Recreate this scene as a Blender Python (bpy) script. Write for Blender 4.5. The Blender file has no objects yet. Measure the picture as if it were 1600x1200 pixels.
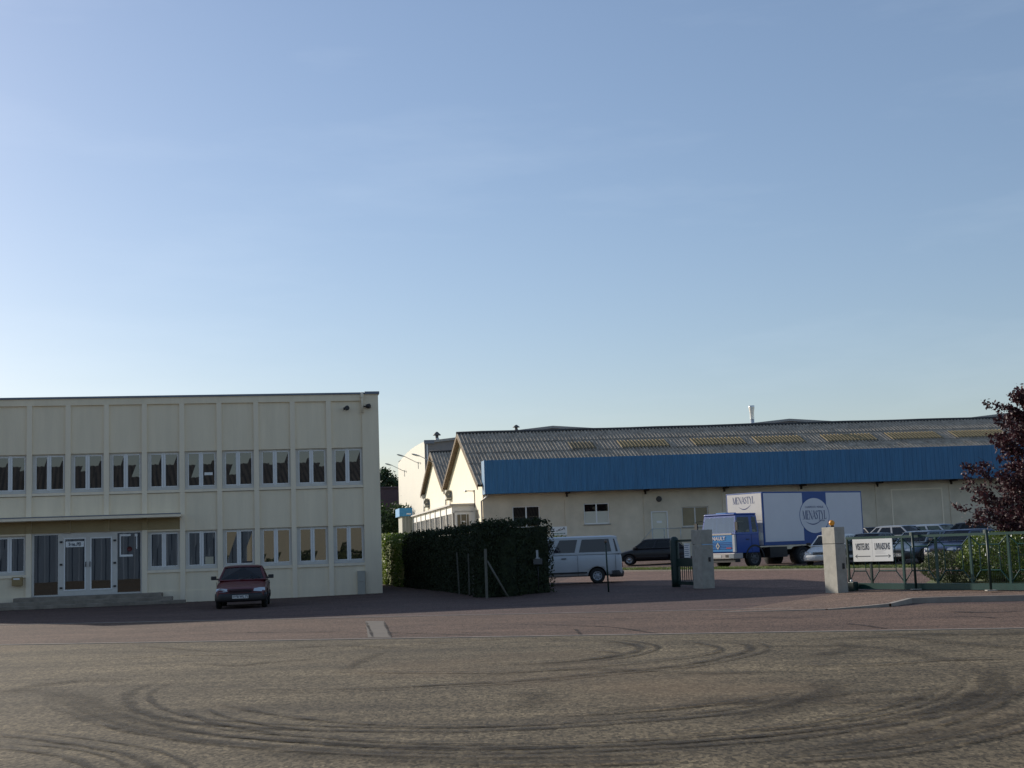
import bpy, bmesh, math, random
from mathutils import Vector, Matrix
from math import sin, cos, pi, radians as R
random.seed(7)
S = bpy.context.scene
col = S.collection
# ---------------------------------------------------------------- camera
H = 1.68; F = 2100.0
PITCH = math.atan(255/2100.0); ROLL = R(-2.06)
cd = bpy.data.cameras.new('camera'); cam = bpy.data.objects.new('camera', cd); col.objects.link(cam)
cd.sensor_fit = 'HORIZONTAL'; cd.sensor_width = 36; cd.lens = 36*F/1600
cd.clip_start = .2; cd.clip_end = 9000
CR = Matrix.Rotation(pi/2+PITCH, 3, 'X') @ Matrix.Rotation(ROLL, 3, 'Z')
cam.matrix_world = Matrix.Translation((0, 0, H)) @ CR.to_4x4()
S.camera = cam
# ---------------------------------------------------------------- light
SUN_EL = R(19.6); SAZ = R(-49.5); SUN = Vector((sin(SAZ)*cos(SUN_EL), cos(SAZ)*cos(SUN_EL), sin(SUN_EL)))
w = bpy.data.worlds.new('World'); S.world = w; w.use_nodes = True
nt = w.node_tree; nt.nodes.clear()
out = nt.nodes.new('ShaderNodeOutputWorld'); bg = nt.nodes.new('ShaderNodeBackground')
sky = nt.nodes.new('ShaderNodeTexSky'); sky.sky_type = 'NISHITA'; sky.sun_disc = False
sky.sun_elevation = SUN_EL; sky.sun_rotation = SAZ
sky.air_density = 1.15; sky.dust_density = .7; sky.ozone_density = 3.0; sky.altitude = 200
bg.inputs['Strength'].default_value = .119
# faint cirrus: a little white mixed in by the direction of view
tc = nt.nodes.new('ShaderNodeTexCoord'); mp = nt.nodes.new('ShaderNodeMapping')
mp.inputs['Scale'].default_value = (2.2, 2.2, 11); mp.inputs['Rotation'].default_value = (0, R(14), 0)
nz = nt.nodes.new('ShaderNodeTexNoise'); nz.inputs['Scale'].default_value = 1.6; nz.inputs['Detail'].default_value = 7; nz.inputs['Roughness'].default_value = .58
cr = nt.nodes.new('ShaderNodeValToRGB'); cr.color_ramp.elements[0].position = .5; cr.color_ramp.elements[1].position = .85
cr.color_ramp.elements[1].color = (.08, .08, .08, 1)
mx = nt.nodes.new('ShaderNodeMix'); mx.data_type = 'RGBA'; mx.inputs[7].default_value = (9.5, 10.2, 10.8, 1)
L = nt.links.new
L(tc.outputs['Generated'], mp.inputs['Vector']); L(mp.outputs[0], nz.inputs['Vector']); L(nz.outputs['Fac'], cr.inputs[0])
tn = nt.nodes.new('ShaderNodeMix'); tn.data_type = 'RGBA'; tn.blend_type = 'MULTIPLY'; tn.inputs[0].default_value = 1; tn.inputs[7].default_value = (1.04, .965, 1.005, 1)
hzm = nt.nodes.new('ShaderNodeMix'); hzm.data_type = 'RGBA'; hzm.inputs[0].default_value = .17; hzm.inputs[7].default_value = (3.1, 4.1, 5.1, 1)   # thin even haze
L(sky.outputs[0], tn.inputs[6]); L(tn.outputs[2], hzm.inputs[6])
L(cr.outputs[0], mx.inputs[0]); L(hzm.outputs[2], mx.inputs[6]); L(mx.outputs[2], bg.inputs['Color']); L(bg.outputs[0], out.inputs[0])
ld = bpy.data.lights.new('sun', 'SUN'); ld.energy = 5.0; ld.angle = R(.5); ld.color = (1, .92, .80)
lo = bpy.data.objects.new('sun', ld); col.objects.link(lo); lo.rotation_euler = (-SUN).to_track_quat('-Z', 'Y').to_euler()
S.view_settings.view_transform = 'Standard'; S.view_settings.look = 'None'; S.view_settings.exposure = .06; S.view_settings.gamma = 1
S.cycles.max_bounces = 6; S.cycles.transparent_max_bounces = 12
# ---------------------------------------------------------------- placing helpers
WT = [(-1e5, 0), (-20, 0), (0, .25), (3, .32), (7, .42), (12, .65), (1e5, .65)]
def tz(x, y):
    q = (x+y-73.5)/math.sqrt(2)
    for (a, za), (b, zb) in zip(WT, WT[1:]):
        if q <= b: return za+(zb-za)*(q-a)/(b-a)
def ray(px, py): return CR @ Vector(((px-800)/F, -(py-600)/F, -1))
def at(px, py, z=0.0):
    d = ray(px, py); t = (z-H)/d.z; return Vector((d.x*t, d.y*t, z))
def gnd(px, py):
    z = .1
    for _ in range(40):
        p = at(px, py, z); z = .5*z+.5*tz(p.x, p.y)
    return Vector((p.x, p.y, tz(p.x, p.y)))
def dep(px, py, y):
    d = ray(px, py); t = y/d.y; return Vector((d.x*t, y, H+d.z*t))
# ---------------------------------------------------------------- materials
MATS = {}
def mat(name, c, rough=.7, metal=0, spec=.5, vary=0, vscale=6, bump=0, bscale=40, c2=None, coat=0, streak=False, det=6):
    if name in MATS: return MATS[name]
    m = bpy.data.materials.new(name); m.use_nodes = True; t = m.node_tree; b = t.nodes['Principled BSDF']
    b.inputs['Base Color'].default_value = (*c, 1); b.inputs['Roughness'].default_value = rough
    b.inputs['Metallic'].default_value = metal; b.inputs['Specular IOR Level'].default_value = spec
    b.inputs['Coat Weight'].default_value = coat
    if vary or c2:
        tcn = t.nodes.new('ShaderNodeTexCoord'); mpn = t.nodes.new('ShaderNodeMapping')
        if streak: mpn.inputs['Scale'].default_value = (3, 3, .35)
        n = t.nodes.new('ShaderNodeTexNoise'); n.inputs['Scale'].default_value = vscale; n.inputs['Detail'].default_value = det; n.inputs['Roughness'].default_value = .65
        r = t.nodes.new('ShaderNodeMapRange'); r.inputs[1].default_value = .3; r.inputs[2].default_value = .7
        x = t.nodes.new('ShaderNodeMix'); x.data_type = 'RGBA'
        cc = c2 or tuple(v*(1-vary) for v in c)
        x.inputs[6].default_value = (*cc, 1); x.inputs[7].default_value = (*c, 1)
        t.links.new(tcn.outputs['Object'], mpn.inputs[0]); t.links.new(mpn.outputs[0], n.inputs['Vector']); t.links.new(n.outputs['Fac'], r.inputs[0])
        t.links.new(r.outputs[0], x.inputs[0]); t.links.new(x.outputs[2], b.inputs['Base Color'])
    if bump:
        n2 = t.nodes.new('ShaderNodeTexNoise'); n2.inputs['Scale'].default_value = bscale; n2.inputs['Detail'].default_value = 4
        tc2 = t.nodes.new('ShaderNodeTexCoord'); bp = t.nodes.new('ShaderNodeBump'); bp.inputs['Strength'].default_value = bump; bp.inputs['Distance'].default_value = .02
        t.links.new(tc2.outputs['Object'], n2.inputs['Vector']); t.links.new(n2.outputs['Fac'], bp.inputs['Height']); t.links.new(bp.outputs[0], b.inputs['Normal'])
    MATS[name] = m; return m
def glass(name, refl, dark, tint=None, rough=.01, wob=0, fmax=1):
    m = bpy.data.materials.new(name); m.use_nodes = True; t = m.node_tree; t.nodes.clear()
    o = t.nodes.new('ShaderNodeOutputMaterial'); g = t.nodes.new('ShaderNodeBsdfGlossy'); g.inputs['Roughness'].default_value = rough
    mxs = t.nodes.new('ShaderNodeMixShader'); lw = t.nodes.new('ShaderNodeFresnel'); lw.inputs[0].default_value = 1.5
    mr = t.nodes.new('ShaderNodeMapRange'); mr.inputs[1].default_value = .04; mr.inputs[3].default_value = refl; mr.inputs[4].default_value = max(refl, fmax)
    if tint: d = t.nodes.new('ShaderNodeBsdfTransparent'); d.inputs[0].default_value = (*tint, 1)
    else: d = t.nodes.new('ShaderNodeBsdfDiffuse'); d.inputs[0].default_value = (*dark, 1)
    if wob:
        n2 = t.nodes.new('ShaderNodeTexNoise'); n2.inputs['Scale'].default_value = 1.4; n2.inputs['Detail'].default_value = 1
        tc2 = t.nodes.new('ShaderNodeTexCoord'); bp = t.nodes.new('ShaderNodeBump'); bp.inputs['Strength'].default_value = wob; bp.inputs['Distance'].default_value = .02
        t.links.new(tc2.outputs['Object'], n2.inputs['Vector']); t.links.new(n2.outputs['Fac'], bp.inputs['Height']); t.links.new(bp.outputs[0], g.inputs['Normal'])
    t.links.new(lw.outputs[0], mr.inputs[0]); t.links.new(mr.outputs[0], mxs.inputs[0]); t.links.new(d.outputs[0], mxs.inputs[1]); t.links.new(g.outputs[0], mxs.inputs[2]); t.links.new(mxs.outputs[0], o.inputs[0])
    return m
def leafmat(name, c1, c2, rough=.5, trans=.25):
    m = bpy.data.materials.new(name); m.use_nodes = True; t = m.node_tree; b = t.nodes['Principled BSDF']
    o = t.nodes['Material Output']
    gi = t.nodes.new('ShaderNodeTexCoord'); n = t.nodes.new('ShaderNodeTexNoise'); n.inputs['Scale'].default_value = 5; n.inputs['Detail'].default_value = 5
    r = t.nodes.new('ShaderNodeMapRange'); r.inputs[1].default_value = .35; r.inputs[2].default_value = .65
    x = t.nodes.new('ShaderNodeMix'); x.data_type = 'RGBA'; x.inputs[6].default_value = (*c1, 1); x.inputs[7].default_value = (*c2, 1)
    tr = t.nodes.new('ShaderNodeBsdfTranslucent'); ms = t.nodes.new('ShaderNodeMixShader'); ms.inputs[0].default_value = trans
    t.links.new(gi.outputs['Object'], n.inputs['Vector']); t.links.new(n.outputs['Fac'], r.inputs[0]); t.links.new(r.outputs[0], x.inputs[0])
    t.links.new(x.outputs[2], b.inputs['Base Color']); t.links.new(x.outputs[2], tr.inputs[0]); b.inputs['Roughness'].default_value = rough
    t.links.new(b.outputs[0], ms.inputs[1]); t.links.new(tr.outputs[0], ms.inputs[2]); t.links.new(ms.outputs[0], o.inputs[0])
    return m
CREAM = mat('cream_render', (.90, .775, .57), .85, vary=.12, vscale=.9, bump=.15, bscale=30, streak=True)
GABLE = mat('gable_render', (.84, .77, .60), .85, vary=.06, vscale=.8)
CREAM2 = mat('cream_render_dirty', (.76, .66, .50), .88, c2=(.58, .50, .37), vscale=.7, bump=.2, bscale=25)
CREAM3 = mat('cream_pilaster', (.91, .79, .60), .85, vary=.1, vscale=1.5, streak=True)
OCHRE = mat('ochre_panel', (.38, .29, .15), .8, vary=.15, vscale=2)
WHITE = mat('white_pvc', (.82, .81, .78), .5, vary=.06, vscale=3)
GREYF = mat('grey_frame', (.66, .63, .57), .5, vary=.1, vscale=5)
CONC = mat('concrete', (.40, .38, .33), .9, vary=.3, vscale=4, bump=.3, bscale=40)
CONCD = mat('step_concrete', (.33, .28, .22), .9, vary=.5, vscale=2.5, bump=.3, bscale=40)
KERB = mat('kerb_concrete', (.36, .31, .26), .9, vary=.3, vscale=3)
FLASH = mat('flashing', (.16, .19, .24), .45, .3, vary=.2)
BLUE = mat('blue_cladding', (.05, .195, .37), .5, vary=.28, vscale=1.3, streak=True)
ROOF = mat('fibre_cement', (.52, .44, .34), .95, c2=(.22, .18, .135), vscale=2.2, bump=.3, bscale=30, det=9)
ROOFD = mat('ridge_cap', (.07, .068, .07), .9, vary=.4, vscale=4)
YELLOW = mat('skylight_sheet', (.36, .27, .13), .8, c2=(.24, .17, .08), vscale=3)
SOFFIT = mat('verge_board', (.21, .15, .09), .85, c2=(.11, .08, .05), vscale=3)
HALLW = mat('hall_cladding', (.60, .57, .49), .6, vary=.05, vscale=.7)
HALLG = mat('hall_grey', (.21, .21, .22), .6, vary=.1, vscale=.6)
GALV = mat('galvanised', (.50, .52, .52), .4, .6, vary=.2, vscale=6)
BLACK = mat('black_plastic', (.018, .018, .02), .5)
RUBBER = mat('rubber', (.02, .02, .02), .85, vary=.3, vscale=10)
GREEN = mat('green_paint', (.007, .06, .05), .42, vary=.25, vscale=7)
GREEND = mat('dark_green_paint', (.006, .03, .025), .5, vary=.25, vscale=7)
SIGNW = mat('sign_white', (.80, .80, .78), .4)
INK = mat('sign_ink', (.02, .03, .05), .6)
CHROME = mat('chrome', (.6, .6, .6), .15, 1)
RIM = mat('rim_metal', (.34, .35, .36), .35, .7)
LENS = mat('lamp_lens', (.55, .60, .64), .12, .35)
REDL = mat('tail_lens', (.22, .01, .01), .2)
AMBER = mat('amber_lens', (.85, .33, .02), .3)
PLATE = mat('plate_white', (.6, .6, .57), .5)
PLATEY = mat('plate_yellow', (.6, .45, .05), .5)
SEAT = mat('seat_fabric', (.03, .045, .10), .9)
CABIN = mat('cabin_trim', (.025, .025, .03), .9)
WOODP = mat('grey_post', (.15, .145, .12), .9, vary=.3, vscale=6)
BRICKH = mat('brown_house_wall', (.10, .055, .045), .9, c2=(.06, .035, .03), vscale=2)
TILE = mat('roof_tile', (.13, .065, .055), .9, c2=(.075, .04, .038), vscale=4)
BARK = mat('bark', (.06, .045, .04), .95, vary=.4, vscale=10, bump=.5)
PANE = glass('window_glass', .15, (.012, .014, .016), wob=.010)
PANE2 = glass('dark_window_glass', .05, (.008, .008, .009), wob=.01, fmax=.25)
CARG = glass('car_glass', .05, None, tint=(.42, .50, .48))
CARGD = glass('car_glass_dark', .05, None, tint=(.12, .14, .16))
BLINDM = mat('window_blind', (.50, .46, .34), .7, vary=.12, vscale=3)
VANG = glass('van_glass', .06, (.015, .013, .025), fmax=.5)
CABG = glass('lorry_windscreen', .30, None, tint=(.4, .48, .46))
LEAFH = leafmat('shaded_hedge_leaf', (.012, .021, .007), (.028, .042, .012), .8)  # leaf colour darkened to carry the shade on the corner hedge
LEAFB = leafmat('bush_leaf', (.08, .13, .02), (.19, .25, .04), .5)
LEAFO = leafmat('olive_leaf', (.045, .06, .02), (.08, .10, .03), .6)
LEAFD = leafmat('dark_leaf', (.018, .04, .012), (.04, .075, .02), .6)
LEAFP = leafmat('purple_leaf', (.035, .012, .015), (.085, .030, .036), .6, .2)
FLECK = mat('white_fleck', (.75, .74, .70), .6)  # small white quads scattered over one bush
def paint(name, c, rough=.36, dust=.0): return mat(name, c, rough, 0, .5, vary=.12, vscale=1.2, coat=.1)
# ---------------------------------------------------------------- mesh builder
class MB:
    def __init__(s): s.v = []; s.f = []; s.sm = []
    def quad(s, a, b, c, d, sm=False): n = len(s.v); s.v += [a, b, c, d]; s.f.append((n, n+1, n+2, n+3)); s.sm.append(sm)
    def poly(s, pts): n = len(s.v); s.v += list(pts); s.f.append(tuple(range(n, n+len(pts)))); s.sm.append(False)
    def box(s, x0, x1, y0, y1, z0, z1, M=None):
        n = len(s.v); P = [(x, y, z) for z in (z0, z1) for y in (y0, y1) for x in (x0, x1)]
        if M: P = [tuple(M @ Vector(p)) for p in P]
        s.v += P; s.f += [tuple(n+i for i in q) for q in ((0, 2, 3, 1), (4, 5, 7, 6), (0, 1, 5, 4), (2, 6, 7, 3), (0, 4, 6, 2), (1, 3, 7, 5))]; s.sm += [False]*6
    def tube(s, pts, r, seg=8, caps=True):
        pts = [Vector(p) for p in pts]; rs = r if isinstance(r, (list, tuple)) else [r]*len(pts); n0 = len(s.v)
        up = Vector((0, 0, 1))
        for i, p in enumerate(pts):
            d = (pts[min(i+1, len(pts)-1)]-pts[max(i-1, 0)]).normalized()
            a = d.cross(up) if abs(d.z) < .95 else d.cross(Vector((1, 0, 0))); a.normalize(); b = d.cross(a)
            for k in range(seg):
                t = 2*pi*k/seg; s.v.append(tuple(p+(a*cos(t)+b*sin(t))*rs[i]))
        for i in range(len(pts)-1):
            for k in range(seg):
                k2 = (k+1) % seg; s.f.append((n0+i*seg+k, n0+i*seg+k2, n0+(i+1)*seg+k2, n0+(i+1)*seg+k)); s.sm.append(seg > 4)
        if caps:
            s.f.append(tuple(n0+k for k in range(seg))[::-1]); s.sm.append(False)
            m = n0+(len(pts)-1)*seg; s.f.append(tuple(m+k for k in range(seg))); s.sm.append(False)
    def lathe(s, prof, c=(0, 0, 0), axis='Z', seg=20):
        n0 = len(s.v)
        for r, h in prof:
            for k in range(seg):
                t = 2*pi*k/seg; a, b = r*cos(t), r*sin(t)
                q = (a, b, h) if axis == 'Z' else (a, h, b)
                s.v.append((c[0]+q[0], c[1]+q[1], c[2]+q[2]))
        for i in range(len(prof)-1):
            for k in range(seg):
                k2 = (k+1) % seg; s.f.append((n0+i*seg+k, n0+i*seg+k2, n0+(i+1)*seg+k2, n0+(i+1)*seg+k)); s.sm.append(True)
    def build(s, name, m, parent=None, M=None, smooth=False, bevel=0):
        me = bpy.data.meshes.new(name); me.from_pydata([tuple(v) for v in s.v], [], s.f); me.update()
        me.polygons.foreach_set('use_smooth', [bool(x or smooth) for x in s.sm])
        me.materials.append(m)
        o = bpy.data.objects.new(name, me); col.objects.link(o)
        if M is not None: me.transform(M)
        if parent: o.parent = parent
        if bevel:
            b = o.modifiers.new('bevel', 'BEVEL'); b.width = bevel; b.segments = 2; b.limit_method = 'ANGLE'
        return o
def empty(name, loc=(0, 0, 0), rz=0):
    o = bpy.data.objects.new(name, None); col.objects.link(o); o.location = loc; o.rotation_euler = (0, 0, rz); o.empty_display_size = .3; return o
def tag(o, label, cat, group=None):
    o['label'] = label; o['category'] = cat
    if group: o['group'] = group
    return o
def struct(o, kind='structure'): o['kind'] = kind; return o
def bx(name, m, parent, *a, M=None, bevel=0):
    b = MB(); b.box(*a, M=M); return b.build(name, m, parent, bevel=bevel)
def text(s, name, m, parent, size, loc, rot, sx=1, ext=.002, align='CENTER', bold=0):
    c = bpy.data.curves.new(name, 'FONT'); c.body = s; c.size = size; c.align_x = align; c.align_y = 'CENTER'; c.extrude = ext; c.offset = bold
    t = bpy.data.objects.new('tmp', c); col.objects.link(t); dg = bpy.context.evaluated_depsgraph_get()
    me = bpy.data.meshes.new_from_object(t.evaluated_get(dg)); bpy.data.objects.remove(t)
    me.materials.clear(); me.materials.append(m)
    o = bpy.data.objects.new(name, me); col.objects.link(o)
    me.transform(Matrix.Translation(loc) @ rot @ Matrix.Diagonal((sx, 1, 1, 1)))
    if parent: o.parent = parent
    return o
FACE = Matrix.Rotation(pi/2, 4, 'X')           # text facing local -Y
def copy_tree(o, parent=None):
    c = o.copy(); col.objects.link(c)
    if parent: c.parent = parent
    for ch in list(o.children): copy_tree(ch, c)
    return c
def bake(o):
    dg = bpy.context.evaluated_depsgraph_get(); me = bpy.data.meshes.new_from_object(o.evaluated_get(dg)); o.modifiers.clear(); o.data = me
# ---------------------------------------------------------------- ground
BR = [a for a, _ in WT[1:-1]]
def sheet(name, poly, m, dz, cell=None):
    bm = bmesh.new(); vs = [bm.verts.new((x, y, 0)) for x, y in poly]; bm.faces.new(vs)
    for q in BR:
        g = bm.verts[:]+bm.edges[:]+bm.faces[:]
        k = 73.5+q*math.sqrt(2)
        bmesh.ops.bisect_plane(bm, geom=g, plane_co=(k, 0, 0), plane_no=(1, 1, 0))
    for v in bm.verts: v.co.z = tz(v.co.x, v.co.y)+dz
    bm.normal_update()
    for f in bm.faces:
        if f.normal.z < 0: f.normal_flip()
    me = bpy.data.meshes.new(name); bm.to_mesh(me); bm.free(); me.materials.append(m)
    o = bpy.data.objects.new(name, me); col.objects.link(o); return struct(o)
def asphalt(name, c1, c2, grain, gc, bstr, spot=None):
    m = bpy.data.materials.new(name); m.use_nodes = True; t = m.node_tree; b = t.nodes['Principled BSDF']; b.inputs['Roughness'].default_value = .9; b.inputs['Specular IOR Level'].default_value = .25
    tcn = t.nodes.new('ShaderNodeTexCoord')
    def noise(sc, det, rough=.6, scale=None, dist=0):
        n = t.nodes.new('ShaderNodeTexNoise'); n.inputs['Scale'].default_value = sc; n.inputs['Detail'].default_value = det; n.inputs['Roughness'].default_value = rough; n.inputs['Distortion'].default_value = dist
        if scale:
            mpn = t.nodes.new('ShaderNodeMapping'); mpn.inputs['Scale'].default_value = scale; mpn.inputs['Rotation'].default_value = (0, 0, R(17)); t.links.new(tcn.outputs['Object'], mpn.inputs[0]); t.links.new(mpn.outputs[0], n.inputs['Vector'])
        else: t.links.new(tcn.outputs['Object'], n.inputs['Vector'])
        return n
    def rng(n, a, bb, lo=0, hi=1):
        r = t.nodes.new('ShaderNodeMapRange'); r.inputs[1].default_value = a; r.inputs[2].default_value = bb; r.inputs[3].default_value = lo; r.inputs[4].default_value = hi; t.links.new(n.outputs[0], r.inputs[0]); return r
    def mixc(fac, a, c, typ='MIX'):
        x = t.nodes.new('ShaderNodeMix'); x.data_type = 'RGBA'; x.blend_type = typ
        if hasattr(fac, 'outputs'): t.links.new(fac.outputs[0], x.inputs[0])
        else: x.inputs[0].default_value = fac
        for s_, k in ((a, 6), (c, 7)):
            if isinstance(s_, tuple): x.inputs[k].default_value = (*s_, 1)
            else: t.links.new(s_.outputs[2] if s_.bl_idname == 'ShaderNodeMix' else s_.outputs[0], x.inputs[k])
        return x
    a = mixc(rng(noise(.25, 8, .7, (1, 2.6, 1), .4), .35, .65), c2, c1)
    a = mixc(rng(noise(1.1, 6, .7, (.35, 2.2, 1)), .45, .75, 0, .5), a, tuple(v*.55 for v in c2))
    vc = t.nodes.new('ShaderNodeTexVoronoi'); vc.inputs['Scale'].default_value = grain*1.35; mpc = t.nodes.new('ShaderNodeMapping'); mpc.inputs['Scale'].default_value = (1, .42, 1)
    t.links.new(tcn.outputs['Object'], mpc.inputs[0]); t.links.new(mpc.outputs[0], vc.inputs['Vector'])
    sc_ = t.nodes.new('ShaderNodeSeparateColor'); t.links.new(vc.outputs['Color'], sc_.inputs[0])
    a = mixc(.9, a, mixc(rng(sc_, .05, .95), (.38,)*3, (1.62,)*3), 'MULTIPLY')
    if spot: a = mixc(rng(noise(.09, 4, .6), .52, .7, 0, .7), a, spot)
    g = rng(noise(grain, 8, .9), .38, .62)
    a = mixc(.85, a, mixc(g, (gc[0],)*3, (gc[1],)*3), 'MULTIPLY')
    a = mixc(.8, a, mixc(rng(noise(grain*.22, 5, .75), .35, .65), (.72,)*3, (1.22,)*3), 'MULTIPLY')
    v = t.nodes.new('ShaderNodeTexVoronoi'); v.inputs['Scale'].default_value = grain*.5; t.links.new(tcn.outputs['Object'], v.inputs['Vector'])
    rv = t.nodes.new('ShaderNodeMapRange'); rv.inputs[1].default_value = .0; rv.inputs[2].default_value = .32; rv.inputs[3].default_value = .55; rv.inputs[4].default_value = 0
    t.links.new(v.outputs[0], rv.inputs[0])
    mm = t.nodes.new('ShaderNodeMath'); mm.operation = 'MULTIPLY'; t.links.new(rv.outputs[0], mm.inputs[0]); t.links.new(rng(noise(grain*.21, 2), .55, .7).outputs[0], mm.inputs[1])
    a = mixc(mm, a, tuple(min(1, x*2.3) for x in c1))
    t.links.new(a.outputs[2], b.inputs['Base Color'])
    bp = t.nodes.new('ShaderNodeBump'); bp.inputs['Strength'].default_value = bstr; bp.inputs['Distance'].default_value = .012
    n3 = noise(max(grain*.8, 18), 4, .7); t.links.new(n3.outputs[0], bp.inputs['Height'])
    bp2 = t.nodes.new('ShaderNodeBump'); bp2.inputs['Strength'].default_value = .25; bp2.inputs['Distance'].default_value = .06
    n4 = noise(1.2, 3, .5); t.links.new(n4.outputs[0], bp2.inputs['Height']); t.links.new(bp.outputs[0], bp2.inputs['Normal']); t.links.new(bp2.outputs[0], b.inputs['Normal'])
    return m
GRAVEL = asphalt('chip_seal', (.188, .146, .087), (.088, .069, .043), 27, (.4, 1.5), .8, (.19, .125, .07))
REDTAR = asphalt('reddish_asphalt', (.165, .103, .072), (.098, .062, .046), 34, (.65, 1.25), .5)
YARD = asphalt('dark_asphalt', (.135, .083, .068), (.085, .055, .047), 34, (.65, 1.25), .5)
INNER = asphalt('inner_drive', (.20, .12, .09), (.14, .085, .068), 30, (.7, 1.2), .5)
FIELD = asphalt('field_ground', (.12, .13, .06), (.07, .085, .035), 3, (.6, 1.2), .5)
GRASSM = mat('grass_green', (.10, .14, .03), .9, c2=(.16, .15, .06), vscale=8, bump=.5, bscale=60)
big = 4000
sheet('ground', [(-big, -big), (big, -big), (big, big), (-big, big)], FIELD, -.02)
# lines measured across the photograph
eL, eR = at(-500, 1029), at(2000, 969)      # near edge of the road
e0, e1 = at(0, 1008), at(1600, 982)
ed = (e1-e0).normalized(); en = Vector((-ed.y, ed.x, 0))     # road direction and away from camera
k0 = at(790, 960); RW = (k0-e0).dot(en)
A0 = e0-ed*45; A1 = e1+ed*45
def P2(v): return (v.x, v.y)
sheet('gravel_yard', [P2(A0), (-70, -60), (70, -60), P2(A1)], GRAVEL, 0)
sheet('road', [P2(A0), P2(A1), P2(A1+en*RW), P2(A0+en*RW)], REDTAR, .004)
sheet('forecourt', [P2(A0+en*RW), P2(A1+en*RW), (60, 40), (60, 140), (-60, 140), (-60, 60)], YARD, 0)
# edging strips
def strip(name, a, b, wd, m, z0, h):
    d = (b-a).normalized(); n = Vector((-d.y, d.x, 0)); mb = MB(); q = [a-n*wd/2, b-n*wd/2, b+n*wd/2, a+n*wd/2]
    lo = [(v.x, v.y, tz(v.x, v.y)+z0) for v in q]; hi = [(v.x, v.y, tz(v.x, v.y)+z0+h) for v in q]
    mb.v += lo+hi; mb.f += [(4, 5, 6, 7), (0, 1, 5, 4), (1, 2, 6, 5), (2, 3, 7, 6), (3, 0, 4, 7)]; mb.sm += [False]*5
    return struct(mb.build(name, m))
strip('kerb_edging', A0, e1+ed*19, .10, KERB, -.1, .112)
strip('kerb_channel', A0+en*(RW+.02), at(1375, 948), .10, KERB, -.1, .114)
# pavement by the gate on the right, with a real kerb step
pv = [at(1130, 956.5), at(1290, 953), at(1340, 950.5), at(1385, 948), at(1420, 942.5), at(1480, 941), at(1700, 936.5), at(2100, 929)]
bk = [at(2100, 925), at(1700, 923), at(1600, 925.5), at(1432, 926), at(1330, 925), at(1290, 931), at(1200, 945)]
def slab(name, pts, m, z0, z1):
    mb = MB(); n = len(pts); mb.v += [(p.x, p.y, z0) for p in pts]+[(p.x, p.y, z1(i) if callable(z1) else z1) for i, p in enumerate(pts)]
    mb.f.append(tuple(range(n, 2*n))); mb.sm.append(False)
    for i in range(n): j = (i+1) % n; mb.f.append((i, j, n+j, n+i)); mb.sm.append(False)
    return struct(mb.build(name, m))
PAVE = asphalt('pavement_red', (.21, .135, .095), (.15, .10, .075), 30, (.7, 1.2), .5)
hz = lambda i: [.006, .02, .04, .07, .12, .13, .13, .13, .12, .12, .12, .10, .05, .015, .007][i]
slab('pavement', pv+bk, PAVE, -.15, hz)
mb = MB()
for i in range(len(pv)-1):
    a, b = pv[i], pv[i+1]; d = (b-a).normalized(); n = Vector((d.y, -d.x, 0))
    if n.y > 0: n = -n
    za, zb = hz(i)+.006, hz(i+1)+.006; w_ = .12; k = len(mb.v)
    for p, z in ((a, za), (b, zb)):
        q = p+n*w_; mb.v += [(q.x, q.y, -.1), (q.x, q.y, z-.02), (q.x+.02*0, q.y, z), (p.x, p.y, z)]
    for j in range(3): mb.f.append((k+j, k+j+4, k+j+5, k+j+1)); mb.sm.append(False)
struct(mb.build('pavement_kerb', KERB))
# inner drive (inside the gate), grass strip, parking
c0 = gnd(1000, 893); c1 = gnd(1400, 890)
kd = (c1-c0).normalized(); kn = Vector((-kd.y, kd.x, 0))
if kn.y < 0: kn = -kn
c0 = c0-kd*4.2; c1 = c1+kd*5
sheet('drive', [P2(gnd(858, 915)), P2(gnd(1085, 915)), P2(at(1300, 925)), P2(at(1600, 922)), P2(at(1900, 915)), P2(c1), P2(c0)], INNER, .004)
strip('drive_kerb', c0+kn*.1, c1+kn*.1, .16, KERB, -.1, .16)
sheet('grass_verge', [P2(c0+kn*.2), P2(c1+kn*.2), P2(c1+kn*1.15), P2(c0+kn*1.15)], GRASSM, .05)
def tufts(name, fn, n, h, m, kind='stuff', wd=.012, seed=1):
    rr = random.Random(seed); mb = MB()
    for _ in range(n):
        x, y, z = fn(rr); a = rr.random()*2*pi; hh = h*(.5+rr.random()); dx, dy = cos(a)*wd, sin(a)*wd; lx, ly = rr.gauss(0, hh*.35), rr.gauss(0, hh*.35)
        k = len(mb.v); mb.v += [(x-dx, y-dy, z), (x+dx, y+dy, z), (x+lx, y+ly, z+hh)]; mb.f.append((k, k+1, k+2)); mb.sm.append(False)
    o = mb.build(name, m); o['kind'] = kind; return o
BLADE = leafmat('grass_blade', (.10, .16, .03), (.19, .22, .06), .6)
LG = (c1-c0).length
def fg(rr):
    p = c0+kd*(rr.random()*LG)+kn*(.22+rr.random()*.95); return p.x, p.y, tz(p.x, p.y)+.05
tufts('grass', fg, 14000, .10, BLADE, wd=.02)
# lawn behind the fence
lw_ = [at(1440, 919), at(1600, 920), at(1900, 914), at(1900, 903), at(1470, 906)]
sheet('lawn', [P2(p) for p in lw_], GRASSM, .012)
a_, b_, c_ = lw_[0], lw_[2], lw_[3]
# concrete trench patch over the road
sheet('trench_patch', [P2(at(575, 997)), P2(at(612, 997)), P2(at(600, 971)), P2(at(571, 971))][::1], mat('patch_concrete', (.15, .125, .10), .9, vary=.3, vscale=3), .010)
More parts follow.
